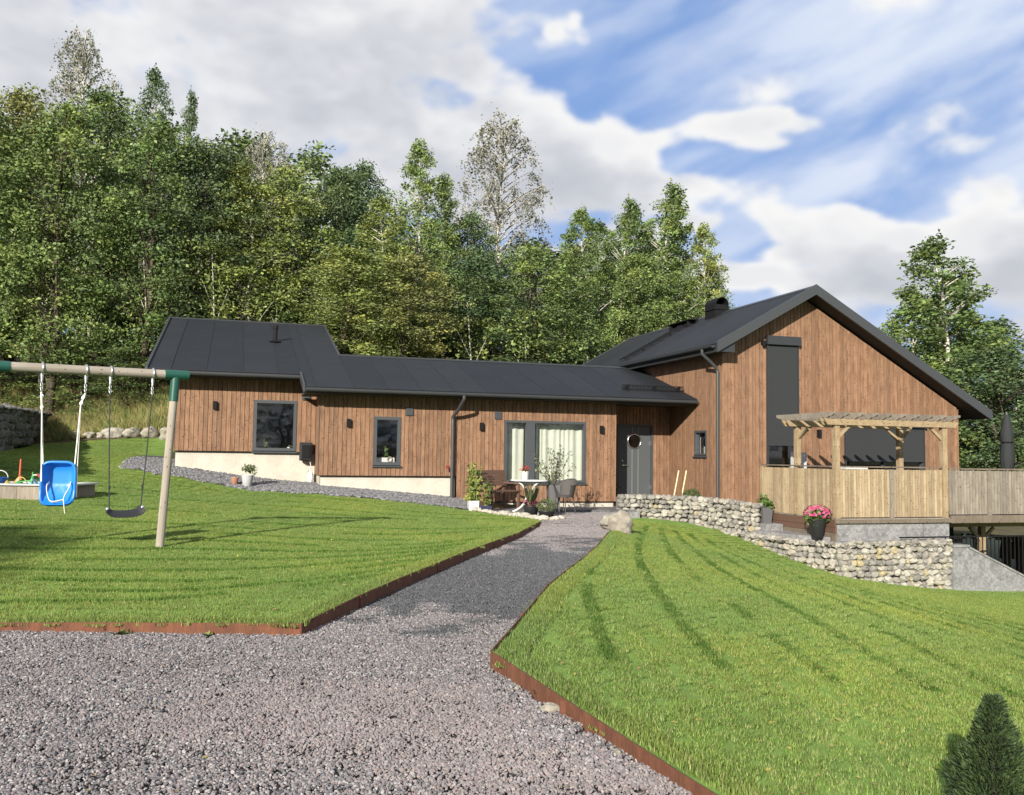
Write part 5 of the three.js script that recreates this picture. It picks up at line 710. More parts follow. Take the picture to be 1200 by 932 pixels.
// ---------------------------------------------------------------- trees
const leafM = [[.140, .200, .058], [.180, .240, .070], [.110, .150, .058], [.098, .150, .058], [.230, .270, .074], [.220, .232, .074], [.130, .142, .084], [.155, .158, .112]].map((c) => new THREE.MeshPhysicalMaterial({ color: tint(...c), vertexColors: true, roughness: .55, transmission: .28, thickness: 0, specularIntensity: .7 }));
const birchM = std([.80, .79, .76], .85, { map: T.birch }), barkM = std([.34, .31, .28], .9, { map: T.bark }), paleBark = std([.40, .39, .35], .9, { map: T.bark });
function makeTree(type, seed) {
  const r = rng(seed), out = [], wood = [], H = 12, R = 2;
  const V = [[1, 1, 1], [1.25, 1.15, 1], [.8, .85, .9], [1.1, 1.2, 1.1], [.7, .78, .8]];
  const prof = { D: (t) => Math.pow(Math.sin(Math.PI * clamp(t * .84 + .13, 0, 1)), .7), B: (t) => Math.pow(Math.sin(Math.PI * clamp(t * .84 + .13, 0, 1)), .7), A: (t) => Math.min(1, t * 5 + .35) * Math.pow(1 - t, .62) * 1.15 + .05, W: (t) => Math.pow(Math.sin(Math.PI * clamp(t * .72 + .22, 0, 1)), .9), C: (t) => Math.min(1, t * 8) * (1 - t) * 1.1 + .05, S: (t) => Math.sqrt(Math.max(0, 1 - t * t)) }[type];
  const set = { B: [.17, 185, 112, .108, .48], D: [.10, 120, 50, .17, .6], A: [.14, 200, 96, .10, .42], W: [.28, 190, 6, .085, .45], C: [.06, 150, 70, .12, .42], S: [.0, 100, 76, .13, .5] }[type], [t0, nc, nl, len, cr] = set;
  // stem(s)
  const stems = type === 'B' || type === 'D' ? 2 : type === 'S' ? 4 : 1, lines = [];
  for (let s = 0; s < stems; s++) { let p = [(r() - .5) * .5 * (stems > 1), -.4, (r() - .5) * .5 * (stems > 1)]; const pts = [p]; const top = H * (type === 'S' ? .5 : .93) * (s ? .8 : 1), k = 7; for (let i = 1; i <= k; i++) { p = [p[0] + (r() - .5) * .32, top * i / k, p[2] + (r() - .5) * .32]; pts.push(p); } const r0 = type === 'S' ? .03 : .105; for (let i = 0; i < k; i++) wood.push(limb(pts[i], pts[i + 1], r0 * (1 - i / k * .9), r0 * (1 - (i + 1) / k * .9) + .006, 7)); lines.push(pts); }
  const onStem = (pts, y) => { for (let i = 1; i < pts.length; i++) if (y <= pts[i][1]) { const f = (y - pts[i - 1][1]) / (pts[i][1] - pts[i - 1][1]); return [lerp(pts[i - 1][0], pts[i][0], f), y, lerp(pts[i - 1][2], pts[i][2], f)]; } return pts[pts.length - 1]; };
  const lobes = Array.from({ length: 7 }, () => [r() * 6.28, r(), .7 + r() * .5]);
  for (let i = 0; i < nc; i++) {
    const t = Math.pow((i + r()) / nc, type === 'A' || type === 'C' ? 1.15 : 1), y = H * (t0 + (1 - t0) * t * .985), a = r() * 6.2832;
    let lob = 1; for (const [b, h, k] of lobes) { const d = Math.cos(a - b); if (d > .5 && Math.abs(h - t) < .22) lob = Math.max(lob * .9, k); }
    const q = R * prof(t) * lob * Math.pow(r(), .42) * (.82 + r() * .28), st = pick(lines, r), c = onStem(st, Math.min(y, st[st.length - 1][1])), x = c[0] + Math.cos(a) * q, z = c[2] + Math.sin(a) * q;
    if (r() < (type === 'W' ? .75 : .33) && q > .35) { const yb = Math.max(.4, y - q * (type === 'W' ? .9 : 1.0)), b = onStem(st, Math.min(yb, st[st.length - 1][1] * .98)); const m = [lerp(b[0], x, .55), lerp(yb, y, .62), lerp(b[2], z, .55)]; wood.push(limb(b, m, .032, .02, 4), limb(m, [x, y, z], .02, .008, 4)); if (type === 'W') for (let k = 0; k < 5; k++) { const tx = (r() - .5) * .7, ty = -.25 - r() * .85, tz = (r() - .5) * .7; wood.push(limb([x, y, z], [x + tx * .7, y + ty * .4, z + tz * .7], .009, .006, 3), limb([x + tx * .7, y + ty * .4, z + tz * .7], [x + tx, y + ty, z + tz], .006, .003, 3)); for (let q2 = 0; q2 < 7; q2++) { const f = .25 + .75 * q2 / 6; clump(out, r, x + tx * f, y + ty * f, z + tz * f, .07, .07, .07, 2, len, [pick(V, r)], .2, .6); } } }
    const n = Math.round(nl * (.6 + r() * .8)), cc = cr * (.65 + r() * .7) * (type === 'C' || type === 'A' ? .55 + .6 * (1 - t) : 1);
    const bb = .72 + r() * .6, base = pick(V, r).map((q) => q * bb), cols = [base, base, base, pick(V, r)];
    clump(out, r, x, y - (type === 'W' ? .3 : 0), z, cc, cc * (type === 'W' ? 1.5 : type === 'A' ? .95 : .72), cc, n, len, cols, .3, .45);
  }
  if (type === 'A' || type === 'B') clump(out, r, lines[0][7][0], H * .985, lines[0][7][2], .28, .45, .28, 90, len, V, .3, .5);
  const g = new THREE.Group(); mesh('trunk', mg(wood), type === 'W' || type === 'A' ? birchM : type === 'S' ? barkM : paleBark, g); mesh('crown', leafGeo(out), leafM[0], g); return g;
}
const protos = { B: [901, 902, 903, 904].map((s) => makeTree('B', s)), A: [911, 912, 913].map((s) => makeTree('A', s)), W: [921, 922].map((s) => makeTree('W', s)), D: [931, 932].map((s) => makeTree('D', s)), S: [941, 942].map((s) => makeTree('S', s)) };
const kinds = { B: ['deciduous_tree', 'tree'], A: ['aspen_tree', 'tree'], W: ['birch_tree', 'tree'], D: ['deciduous_tree', 'tree'], S: ['shrub', 'shrub'] }, rt = rng(55);
function tree(type, x, z, top, rad, col, label, group, base) {
  const p = pick(protos[type], rt), t = p.clone(), y0 = (base ?? (x > 12 && z < 45 ? -2.5 : z > 0 ? groundL(x, z) : 0)) - .1;
  t.name = numbered(kinds[type][0]); t.position.set(x, y0, -z); const s = (top - y0) / 12; const k = rad / 2 * { A: 1.5, B: 1.25, D: 1.25, W: 1.2, S: 1.15 }[type]; t.scale.set(k, s, k); t.rotation.y = rt() * 6.28;
  t.children[1].material = leafM[col]; scene.add(t); tag(t, label, kinds[type][1], group); return t;
}
// [x, z, top, crown radius, kind, leaf colour, label]
const wood = 'trees of the wood behind the house';
const F1 = [[-19.11, 31, 13.69, 2.17, 'B', 1, 0], [-18.3, 33, 14.67, 1.95, 'B', 5, 0], [-15.68, 31, 13.28, 1.84, 'B', 1, 0], [-15.43, 34, 14.95, 2.0, 'B', 0, 0], [-12.96, 32, 13.24, 1.75, 'B', 0, 0], [-11.92, 33, 12.83, 1.8, 'B', 2, 0], [-11.73, 36, 13.53, 1.6, 'B', 2, 0],
  [-21.09, 44, 22.45, 2.1, 'W', 6, 'tall birch with thin drooping crown rising above the wood by the swing'], [-17.49, 44, 20.03, 1.35, 'A', 3, 'dark narrow tree top beside the tall drooping birch'], [-16.28, 44, 19.06, .95, 'A', 3, 'slim dark tree top next to the narrow dark tree'], [-12.15, 44, 17.53, 1.9, 'W', 6, 'greyish birch top behind the wood above the set back wall'],
  [-9.83, 34, 12.38, 1.95, 'A', 4, 1], [-8.61, 35, 12.38, 1.7, 'B', 4, 1], [-7.14, 36, 12.72, 1.6, 'B', 3, 0], [-6.46, 38, 13.66, 1.5, 'B', 3, 0], [-4.64, 33, 10.69, 1.4, 'A', 4, 1], [-3.92, 36, 13.88, 1.3, 'A', 1, 'pointed aspen standing highest of those behind the low roof'], [-2.94, 37, 12.92, 1.1, 'A', 1, 2], [-5.74, 31, 8.4, 1.9, 'B', 4, 1], [-4.02, 32, 8.4, 1.65, 'B', 5, 'low yellowing tree behind the low roof'], [-2.09, 38, 11.59, 1.3, 'B', 3, 0],
  [-.31, 42, 17.49, 2.3, 'W', 7, 'tall nearly bare grey birch standing above the low roof'], [-1.07, 35, 9.12, 1.7, 'B', 3, 0], [.73, 35, 9.4, 1.8, 'B', 1, 0], [1.91, 36, 9.3, 1.35, 'A', 0, 2], [3.21, 38, 11.85, 1.35, 'A', 1, 2], [4.73, 40, 12.8, 1.4, 'A', 0, 2], [6.84, 42, 14.1, 1.9, 'A', 1, 'broad pale stemmed aspen rising behind the chimney'], [8.73, 42, 12.2, 1.25, 'A', 4, 2], [2.4, 44, 11.2, 1.6, 'A', 1, 2], [4.6, 45, 13.0, 1.7, 'A', 0, 2], [6.3, 46, 14.2, 1.7, 'A', 3, 2], [8.4, 45, 13.4, 1.6, 'A', 1, 2], [9.7, 44, 10.8, 1.4, 'A', 0, 2], [5.26, 39, 10.1, 1.6, 'B', 1, 0], [7.48, 40, 9.6, 1.5, 'A', 1, 2],
  [18.2, 38, 10.97, 2.6, 'A', 0, 'tall leafy tree with pale trunk beyond the terrace'], [19.8, 36, 6.0, 2.6, 'B', 3, 'dense green tree low behind the parasol'], [17.3, 39, 8.6, 1.9, 'A', 1, 'shorter leafy tree nestled against the tall pale trunked tree beyond the terrace'], [19.3, 39.5, 9.4, 2.0, 'A', 1, 'pointed leafy tree just behind the tall pale trunked tree beyond the terrace'], [20.9, 41, 8.4, 2.4, 'A', 0, 'second leafy tree beyond the terrace standing against the taller one'], [23.4, 42, 8.0, 2.6, 'A', 0, 'tree at the far end of the terrace fence']];
const general = ['broad green tree along the wood behind the house from the stone wall', 'yellow green tree along the wood behind the house from the stone wall', 'slender pale stemmed tree along the wood behind the house from the stone wall'];
const ORD = ['first', 'second', 'third', 'fourth', 'fifth', 'sixth', 'seventh', 'eighth', 'ninth', 'tenth', 'eleventh', 'twelfth', 'thirteenth', 'fourteenth'], seenKind = [0, 0, 0];
for (const [x, z, top, rad, k, c, l] of F1.slice().sort((a, b) => a[0] / a[1] - b[0] / b[1])) tree(k, x, z, top, rad, c, typeof l === 'number' ? ORD[seenKind[l]++] + ' ' + general[l] : l, typeof l === 'number' ? wood : undefined);
// second row fills the wood, low growth at its edge
for (let i = 0; i < 22; i++) { const x = -33 + i * 2.1 + (rt() - .5), z = 47 + rt() * 7, k = x < -8 ? 1 : x < 4 ? .72 : .6; tree('D', x, z, groundL(x, z) + (10.5 + rt() * 2) * k, 2.6, [0, 1, 3][i % 3], 'tree standing deep inside the wood', 'trees deep in the wood'); }
for (let i = 0; i < 30; i++) { const x = -21 + i * 1.06 + (rt() - .5) * .8, z = (x < -9 ? 32.3 : x < 3 ? 33.5 : 40) + rt() * 2.6 + (x > -9 && x < -5 ? 1 : 0); if (x < -10.5 && i % 3) continue; tree('S', x, z, groundL(x, z) + 2.2 + rt() * 2.2, 1.5 + rt() * .6, [0, 2, 3, 1][i % 4], 'leafy undergrowth bush at the edge of the wood', 'undergrowth along the wood'); }
for (const [x, z, h, c] of [[-14.9, 31.2, 2.6, 1], [-13.2, 31, 2.2, 0], [-17.6, 31.6, 2.8, 1]]) tree('S', x, z, groundL(x, z) + h, 1.5, c, 'bright green bush above the dry grass slope', 'bushes above the dry grass');
for (const [x, z, h] of [[15.5, 42, 4.2], [18, 46, 5.5], [21.5, 44, 5], [25, 46, 6], [28, 42, 6.5]]) tree('D', x, z, h, 2.8, 3, 'green tree in the hedge beyond the deck', 'trees beyond the deck', -3);
for (let i = 0; i < 18; i++) { const x = -30 + i * 2.5 + (rt() - .5), z = 43 + rt() * 3; tree('S', x, z, groundL(x, z) + 5.5 + rt() * 1.5, 2.2, [0, 1, 3][i % 3], 'tall bush inside the wood', 'bushes inside the wood'); }
for (let i = 0; i < 9; i++) { const x = -36 + i * 2.6 + (rt() - .5), z = 53 + rt() * 4; tree('S', x, z, groundL(x, z) + 7 + rt() * 2, 2.8, [0, 1, 3][i % 3], 'tall bush inside the wood', 'bushes inside the wood'); }
// thin bare stems showing white at the edge of the wood
for (let i = 0; i < 13; i++) { const x = -19 + i * 1.95 + rt() * .8, z = x < -9 ? 31.6 + rt() : x < 3 ? 33 + rt() * 1.5 : 38 + rt(), y = groundL(x, z) - .2, h = 3.6 + rt() * 2.2, lean = (rt() - .5) * .9, t = thing('birch_sapling', 'thin white stemmed sapling at the edge of the wood', 'sapling', x, y, z, 0, 'saplings along the wood'); mesh('trunk', mg([limb([0, 0, 0], [lean * .4, h * .5, 0], .04, .03, 6), limb([lean * .4, h * .5, 0], [lean, h, 0], .03, .01, 6), limb([lean * .4, h * .5, 0], [lean * .4 + .5, h * .72, .2], .02, .008, 4), limb([lean * .6, h * .6, 0], [lean * .6 - .5, h * .8, -.2], .018, .008, 4)]), birchM, t); const o = []; for (let k = 0; k < 16; k++) clump(o, rt, lean * .8 + (rt() - .5) * 1.3, h * (.55 + rt() * .5), (rt() - .5) * 1.2, .42, .34, .42, 26, .12, [[1, 1, 1], [1.2, 1.15, 1]]); mesh('crown', leafGeo(o), leafM[i % 3 ? 1 : 4], t); }
// garden trees that stand beside the drive and shade the lawn by the sandbox, and an added, unseen tree row behind the camera to darken the pane reflections
for (const [x, z, h, rad] of [[-14.4, -8.3, 9.2, 2.6], [-18.6, -6, 9.6, 2.8], [-15.5, 1.5, 7.2, 2.0], [-18.5, 4, 8.2, 2.3], [-21.5, 7, 8.6, 2.4]]) tree('B', x, z, h, rad, 0, 'garden tree standing beside the drive', 'garden trees beside the drive', 0);
for (let i = 0; i < 16; i++) { const a = lerp(-1.15, 1.15, i / 15), d = 62; tree('D', Math.sin(a) * d, -Math.cos(a) * d, 9 + rt() * 3, 4.4, 3, 'dark tree in the added row out of view behind the camera', 'added trees behind the camera', 0); }

// ---------------------------------------------------------------- grass
const rgG = rng(404);
function blades(n, size, h0, h1, w, cols, lean, seed) {
  const r = rng(seed), pos = [], nor = [], col = [];
  for (let i = 0; i < n; i++) {
    const x = (r() - .5) * size, z = (r() - .5) * size, h = h0 + r() * (h1 - h0), a = r() * 6.2832, l = lean * h * r(), b = r() * 6.2832, c = pick(cols, r), k = .7 + r() * .6, ww = w * (.7 + r() * .6);
    const ex = Math.cos(a) * ww, ez = Math.sin(a) * ww, tx = x + Math.cos(b) * l, tz = z + Math.sin(b) * l;
    const nx = -Math.sin(a), nz = Math.cos(a), q = Math.hypot(nx, nz, .7);
    pos.push(x - ex, -.01, z - ez, x + ex, -.01, z + ez, tx, h, tz); for (let j = 0; j < 3; j++) { nor.push(nx / q, .7 / q, nz / q); col.push(c[0] * k, c[1] * k, c[2] * k); }
  }
  const g = new THREE.BufferGeometry(); g.setAttribute('position', new THREE.Float32BufferAttribute(pos, 3)); g.setAttribute('normal', new THREE.Float32BufferAttribute(nor, 3)); g.setAttribute('color', new THREE.Float32BufferAttribute(col, 3)); return g;
}
const grassM = new THREE.MeshPhysicalMaterial({ color: 0xffffff, vertexColors: true, roughness: .6, transmission: .25, thickness: 0, specularIntensity: .4 });
const lawnCols = [[.190, .275, .054], [.22, .30, .062], [.162, .24, .049], [.25, .305, .085], [.31, .305, .12]], tuftCols = [[.060, .115, .022], [.07, .13, .025], [.05, .10, .02]];
const M4 = new THREE.Matrix4(), Q4 = new THREE.Quaternion(), E4 = new THREE.Euler(), S4 = new THREE.Vector3(), P4 = new THREE.Vector3(), C4 = new THREE.Color();
function scatter(name, geos, mat, items, label, category, kind = 'stuff') { // items: [x, y, z, turn, scale, scaleY, tint, tiltx, tiltz]
  geos.forEach((g, k) => { const mine = items.filter((_, i) => i % geos.length === k); if (!mine.length) return; const im = new THREE.InstancedMesh(g, mat, mine.length); mine.forEach(([x, y, z, t, s, sy, c, ax = 0, az = 0], i) => { E4.set(ax, t, az); Q4.setFromEuler(E4); im.setMatrixAt(i, M4.compose(P4.set(x, y, -z), Q4, S4.set(s, s * sy, s))); im.setColorAt(i, C4.setRGB(c[0], c[1], c[2])); }); im.name = numbered(name); im.castShadow = im.receiveShadow = true; im.instanceColor.needsUpdate = true; scene.add(im); tag(im, label, category, undefined, kind); });
}
const strip = [[-2.6, 22.9], [-1.5, 22.2], [.32, 21.5], [2.34, 20.8], [4.63, 20.45], [5.3, 20.45]];
const stripV = (u) => { for (let i = 1; i < strip.length; i++) if (u <= strip[i][0] || i === strip.length - 1) return lerp(strip[i - 1][1], strip[i][1], (u - strip[i - 1][0]) / (strip[i][0] - strip[i - 1][0])); };
const inStrip = (x, z) => { const [u, v] = UV(x, z); return u > -2.3 && u < 5.4 && v > stripV(Math.max(u, -2.6)); };
const patchTint = (x, z) => { const n = fbm2(x * .55, z * .55, 3, 2), m = fbm2(x * 2.1, z * 2.1, 2, 6), k = .80 + .24 * n + .16 * m; return [k * (.94 + .3 * (n - .4)), k, k * (1 - .3 * (n - .5))]; };
{
  const variants = Array.from({ length: 6 }, (_, i) => blades(820, .37, .006, .017, .0030, lawnCols, 1.2, 500 + i)), items = [];
  for (let z = 7.5; z < 27.6; z += .27) for (let x = -16; x < 1.2; x += .27) {
    const px = x + (rgG() - .5) * .07, pz = z + (rgG() - .5) * .07;
    if (Math.abs(px) > .60 * pz + .8 || px > (pz < 20.4 ? XL(pz) - .17 : poly(lawnEnd, pz)) || inStrip(px, pz)) continue;
    if (pz < 20 && px < -7.65 && px > -10.4 && pz > 15.95 && pz < 17.15) continue;
    if (pz > 16.5 && px < -10.2 - (pz - 16.5) * .372 + .1) continue;
    items.push([px, groundL(px, pz), pz, rgG() * 6.28, 1, .8 + rgG() * .5, patchTint(px, pz)]);
  }
  for (let z = 2.4; z < 22.4; z += .27) for (let x = -.4; x < 14; x += .27) {
    const px = x + (rgG() - .5) * .07, pz = z + (rgG() - .5) * .07;
    if (px > .60 * pz + .8 || px < XR(pz) + .17 * (pz < 6.31 ? 1.1 : 1)) continue;
    const [u, v] = UV(px, pz); if ((v > 15.95 && u > 12) || (pz > 21.9 - .3 * (px - 2.4) && px < 4.6) || (px > 4.4 && px < 7 && pz > 21.4 - (px - 4.9) * 1.45)) continue;
    items.push([px, groundR(px, pz), pz, rgG() * 6.28, 1, .8 + rgG() * .5, patchTint(px + 40, pz)]);
  }
  // narrow tufts close the lawn along its steel edges
  const edgeG = Array.from({ length: 4 }, (_, i) => blades(150, .15, .012, .034, .0036, lawnCols, .7, 560 + i)), edge = [];
  const along = (pts, off, f) => { for (let i = 0; i + 1 < pts.length; i++) { const [a, b] = pts[i], [c, d] = pts[i + 1], l = Math.hypot(c - a, d - b), nx = -(d - b) / l, nz = (c - a) / l; for (let s = 0; s < l; s += .07) for (const o of [.085, .16]) { const x = lerp(a, c, s / l) + nx * o * off, z = lerp(b, d, s / l) + nz * o * off; if (Math.abs(x) < .62 * z + 1) edge.push([x, f(x, z), z, rgG() * 6.28, 1, .8 + rgG() * .6, patchTint(x, z)]); } } };
  along([[-7, 7.32], ...leftLine.slice(0, 5)], 1, groundL); along([[2.6, .03], [.87, 4.03], ...rightLine.slice(2, 7)], -1, groundR);
  scatter('edge_grass', edgeG, grassM, edge, 'short grass growing along the steel edging', 'grass');
  scatter('lawn_grass', variants, grassM, items, 'short mown grass of the lawns', 'grass');
  // ridges of longer grass left between the passes of the mower
  const tufts = Array.from({ length: 4 }, (_, i) => blades(56, .095, .014, .032, .0040, tuftCols, .9, 600 + i)), rows_ = [], put = (x, z, f) => { const y = f(x, z); rows_.push([x + (rgG() - .5) * .05, y, z + (rgG() - .5) * .05, rgG() * 6.28, .8 + rgG() * .5, .7 + rgG() * .5, f === groundL ? [2.0, 1.9, 1.7] : [1.35, 1.35, 1.2]]); };
  for (let k = 0; k < 12; k++) { const sx = 2.75 + k * .30, sz = 20.9 - k * .16 - Math.max(0, k - 5) * .12, ex = .75 + k * .86, ez = 6.6 + k * .2; for (let s = 0; s < 1; s += .0024) { if (fbm2(s * 7, k * 3.1, 2, 1) < .30) continue; const q = s * s * (3 - 2 * s) * .35 + s * .65, x = lerp(sx, ex, q) - Math.sin(s * 3.1) * (.45 - k * .03), z = lerp(sz, ez, s); if (x > XR(z) + .2 && x < .58 * z) put(x, z, groundR); } }
  for (let k = 0; k < 16; k++) { const z0 = 8.0 + k * .55 + k * k * .022; for (let x = -13; x < 1; x += .035) { const z = z0 + .10 * (x + 5) + Math.pow(Math.max(0, x - (XL(z0) - 2.2)), 2) * .35 + .12 * Math.sin(x * 1.1 + k); if (x > XL(Math.min(z, 20.4)) - .25 || z > 20.2 || Math.abs(x) > .6 * z || fbm2(x * .9, k * 4.3, 2, 3) < .40) continue; put(x, z, groundL); } }
  scatter('longer_grass', tufts, grassM, rows_, 'darker ridges of longer grass between mower passes', 'grass');
}
{ // fallen leaves lying on the grass and the gravel
  const r = rng(818), g = leafGeo([[0, 0, 0, .045, .032, new THREE.Vector3(1, 0, 0), new THREE.Vector3(0, 1, 0), [.42, .34, .08]]]), h = leafGeo([[0, 0, 0, .04, .026, new THREE.Vector3(1, 0, 0), new THREE.Vector3(0, 1, 0), [.30, .20, .07]]]), items = [];
  for (let i = 0; i < 420; i++) { const z = 3.6 + Math.pow(r(), 1.3) * 16, x = (r() - .5) * 1.15 * z; if (x > XR(z) + .1) items.push([x, groundR(x, z) + .018, z, r() * 6.28, .5 + r() * .7, 1, [1, 1, 1], (r() - .5) * .8, (r() - .5) * .8]); else if (z > 7.4 && x < XL(z) - .1) items.push([x, groundL(x, z) + .018, z, r() * 6.28, .5 + r() * .7, 1, [1, 1, 1], (r() - .5) * .8, (r() - .5) * .8]); else if (r() < .25) items.push([x, pathY(z) + .016, z, r() * 6.28, .5 + r() * .5, 1, [1, 1, 1], 0, 0]); }
  scatter('fallen_leaves', [g, h], M.leaf, items, 'small yellow fallen leaves scattered over the lawns', 'leaves');
}
{ // dry grass on the slope
  const g = Array.from({ length: 4 }, (_, i) => blades(80, .5, .10, .36, .007, i > 1 ? [...tuftCols, ...lawnCols, ...G.straw] : [...G.straw, [.24, .24, .09], [.14, .17, .06]], 1.5, 700 + i)), items = [];
  for (let i = 0; i < 2600; i++) { const x = -20 + rgG() * 13.5, z = 28.3 + rgG() * 4.6 + (x + 10 > 0 ? 0 : 0) - (x > -10 ? .6 : 0); if (x < -15.3 && z < 30.4 && x > -16) continue; if (x > -9.0 && z < 30) continue; items.push([x, groundL(x, z) - .02, z, rgG() * 6.28, .7 + rgG() * .7, .8 + rgG() * .6, [1, 1, 1]]); }
  scatter('dry_grass', g, grassM, items, 'tall dry straw coloured grass on the slope', 'grass');
}
// ---------------------------------------------------------------- gravel
const gravelM = std([1, 1, 1], .88, { vertexColors: true });
function gravelPatch(n, size, r0, r1, cols, seed) {
  const r = rng(seed), list = [];
  for (let i = 0; i < n; i++) {
    const g = new THREE.IcosahedronGeometry(1, 0), p = g.attributes.position, a = r0 + Math.pow(r(), 1.6) * (r1 - r0), sh = [a * (.8 + r() * .6), a * (.5 + r() * .4), a * (.7 + r() * .5)], ox = r() * 99;
    for (let k = 0; k < p.count; k++) { const f = .75 + .5 * h3(Math.round(p.getX(k) * 97 + ox), Math.round(p.getY(k) * 97), Math.round(p.getZ(k) * 97)); p.setXYZ(k, p.getX(k) * f, p.getY(k) * f, p.getZ(k) * f); }
    g.computeVertexNormals(); at(g, (r() - .5) * size, -.004 + r() * .010, (r() - .5) * size, r() * .8, r() * 6.3, r() * .8, sh);
    const c = pick(cols, r), b = .78 + r() * .45, col = new Float32Array(p.count * 3); for (let k = 0; k < p.count; k++) { col[k * 3] = c[0] * b; col[k * 3 + 1] = c[1] * b; col[k * 3 + 2] = c[2] * b; } g.setAttribute('color', new THREE.BufferAttribute(col, 3)); g.deleteAttribute('uv'); list.push(g);
  }
  return mergeGeometries(list);
}
{
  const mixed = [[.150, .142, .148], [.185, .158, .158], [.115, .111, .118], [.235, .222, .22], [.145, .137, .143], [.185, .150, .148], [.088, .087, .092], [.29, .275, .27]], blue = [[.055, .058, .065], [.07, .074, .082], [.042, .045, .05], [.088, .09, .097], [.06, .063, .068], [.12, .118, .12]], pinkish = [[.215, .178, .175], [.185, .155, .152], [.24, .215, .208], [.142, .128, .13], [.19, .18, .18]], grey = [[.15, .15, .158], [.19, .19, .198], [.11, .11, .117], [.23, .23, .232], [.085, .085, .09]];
  const set = (cols, s, n = 560, a = .0048, b = .0118) => Array.from({ length: 4 }, (_, i) => gravelPatch(n, .34, a, b, cols, s + i));
  const near = [], dark = [], far = [], rgp = rng(606);
  for (let z = 3.0; z < 21.6; z += .25) for (let x = -9; x < 3; x += .25) {
    const px = x + (rgp() - .5) * .08, pz = z + (rgp() - .5) * .08; if (Math.abs(px) > .60 * pz + .5 || px > XR(pz) + .03) continue; if (pz > 7.36 && px < XL(pz) - .03) continue;
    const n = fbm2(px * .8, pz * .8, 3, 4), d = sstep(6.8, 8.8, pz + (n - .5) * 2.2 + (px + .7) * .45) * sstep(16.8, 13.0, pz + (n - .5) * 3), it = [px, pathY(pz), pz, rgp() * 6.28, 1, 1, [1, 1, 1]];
    const k = .82 + .36 * fbm2(px * .45 + 3, pz * .45, 3, 8); it[6] = [k, k, k];
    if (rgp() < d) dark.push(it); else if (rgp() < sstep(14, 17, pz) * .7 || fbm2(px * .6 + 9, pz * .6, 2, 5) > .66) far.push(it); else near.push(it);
  }
  scatter('gravel', set(mixed, 800), gravelM, near, 'loose grey and pink crushed gravel of the drive', 'gravel');
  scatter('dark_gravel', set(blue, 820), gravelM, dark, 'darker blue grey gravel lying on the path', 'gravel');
  scatter('pinkish_gravel', set(pinkish, 840), gravelM, far, 'pinkish gravel patches', 'gravel');
  // drainage strip along the plinths
  const pos = [], idx = [], nu = 40, nv = 10; for (let i = 0; i <= nu; i++) { const u = lerp(-2.3, 5.32, i / nu), a = stripV(u), b = u < -1.35 ? 25.5 : 23.25; for (let j = 0; j <= nv; j++) { const [x, z] = XZ(u, lerp(a, b, j / nv)); pos.push(x, groundL(x, z) + .012, -z); } }
  for (let i = 0; i < nu; i++) for (let j = 0; j < nv; j++) { const p = i * (nv + 1) + j; idx.push(p, p + nv + 1, p + nv + 2, p, p + nv + 2, p + 1); }
  const g = new THREE.BufferGeometry(); g.setAttribute('position', new THREE.Float32BufferAttribute(pos, 3)); g.setAttribute('uv', new THREE.Float32BufferAttribute(pos.flatMap((_, i) => i % 3 ? [] : [pos[i], pos[i + 2]]), 2)); g.setIndex(idx); g.computeVertexNormals();
  struct('gravel_strip', g, gritM, 'grey drainage gravel strip along the plinth');
  const items = []; for (let u = -2.3; u < 5.3; u += .26) for (let v = 20.4; v < (u < -1.4 ? 25 : u < 1.9 ? 23.2 : 22); v += .26) { if (v < stripV(u)) continue; const [x, z] = XZ(u + (rgp() - .5) * .1, v + (rgp() - .5) * .1); const e = .25, gx = (groundL(x + e, z) - groundL(x - e, z)) / (2 * e), gz = (groundL(x, z + e) - groundL(x, z - e)) / (2 * e); items.push([x, groundL(x, z) + .02, z, 0, 1, 1, [1, 1, 1], Math.atan(gz), Math.atan(gx)]); }
  scatter('strip_gravel', set(grey, 860, 150, .014, .028), gravelM, items, 'coarse grey stones of the drainage strip', 'gravel');
}
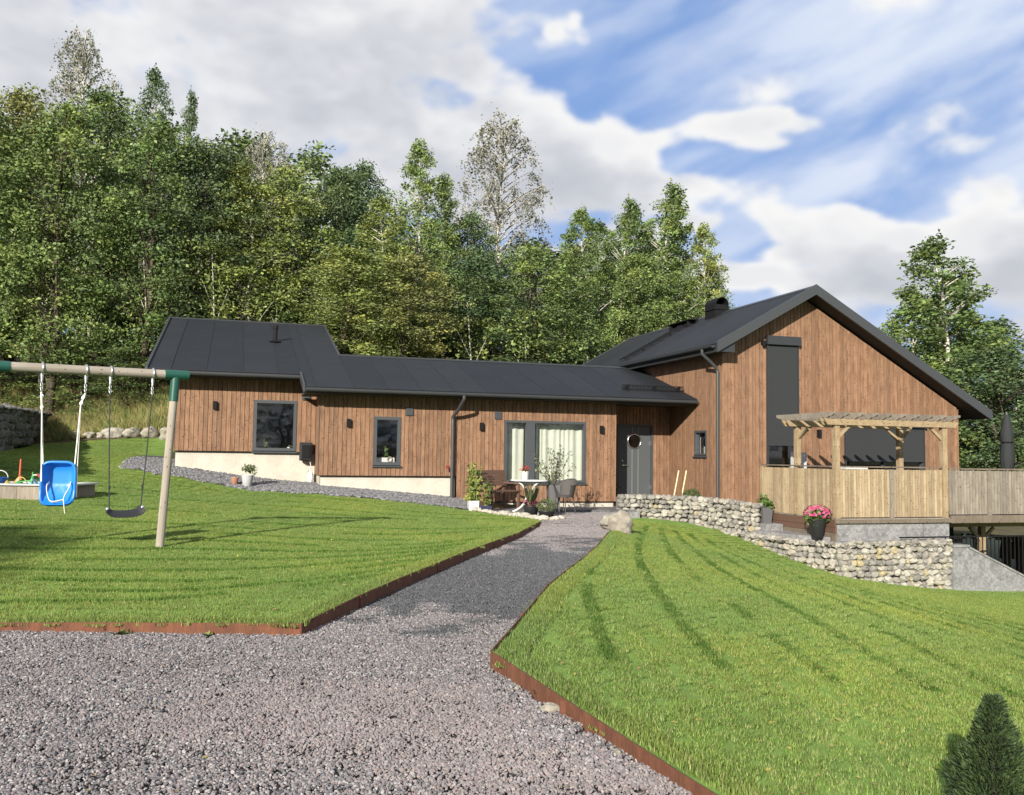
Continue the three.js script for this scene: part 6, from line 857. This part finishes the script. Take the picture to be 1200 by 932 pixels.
// ---------------------------------------------------------------- small conifer, weeds
{
  const x = 2.27, z = 4.35, y = groundR(x, z) - .02, t = thing('dwarf_conifer', 'small dark cone shaped conifer standing in the lawn', 'conifer', x, y, z), o = [], r = rng(91), H = .50;
  for (let i = 0; i < 800; i++) { const q = Math.pow(r(), .8), a = r() * 6.2832, lump = 1 + .16 * Math.sin(a * 3 + q * 9) + .1 * Math.sin(a * 7 + q * 17), rad = (.215 * Math.pow(1 - q, 1.1) + .006) * lump * (.55 + .45 * Math.pow(r(), .4)), yy = .03 + q * H, cx = Math.cos(a) * rad, cz = Math.sin(a) * rad, c = pick([[.055, .095, .032], [.07, .115, .038], [.085, .13, .045], [.04, .07, .028]], r); for (let k = 0; k < 22; k++) { const d = new THREE.Vector3(Math.cos(a) * .8 + (r() - .5) * .9, .75 + (r() - .5) * .8, Math.sin(a) * .8 + (r() - .5) * .9).normalize(), m = unit(r); m.addScaledVector(d, -m.dot(d)).normalize(); const b = .7 + r() * .7; o.push([cx + (r() - .5) * .04, yy + (r() - .5) * .04, cz + (r() - .5) * .04, .022 + r() * .022, .005, d, m, [c[0] * b, c[1] * b, c[2] * b]]); } }
  mesh('foliage', leafGeo(o), M.leaf, t); mesh('trunk', limb([0, -.03, 0], [0, .5, 0], .02, .006, 8), barkM, t);
}
[[-3.05, 7.22, .07], [-3.0, 7.24, .05], [-2.35, 7.23, .06], [.03, 6.0, .05], [.20, 5.62, .075], [.38, 5.18, .06], [.50, 4.9, .06], [.52, 4.85, .05], [.64, 4.6, .04]].forEach(([x, z, s], i) => { const t = thing('weed', x < -1 ? 'low weed rosette in the gravel under the straight rusty edging' : 'low weed rosette in the gravel under the slanting rusty edging', 'weed', x, -.005, z, 0, x < -1 ? 'weeds under the straight edging' : 'weeds under the slanting edging'), o = [], r = rng(950 + i); for (let k = 0; k < 14; k++) { const a = r() * 6.28, d = new THREE.Vector3(Math.cos(a), .35 + r() * .6, Math.sin(a)).normalize(), m = new THREE.Vector3(-Math.cos(a) * .5, 1, -Math.sin(a) * .5).normalize(), c = pick([[.16, .22, .05], [.26, .28, .08], [.12, .18, .04]], r); o.push([0, .01, 0, s * (.7 + r() * .6), s * .35, d, m, c]); } mesh('leaves', leafGeo(o), M.leaf, t); });
renderer.render(scene, camera);
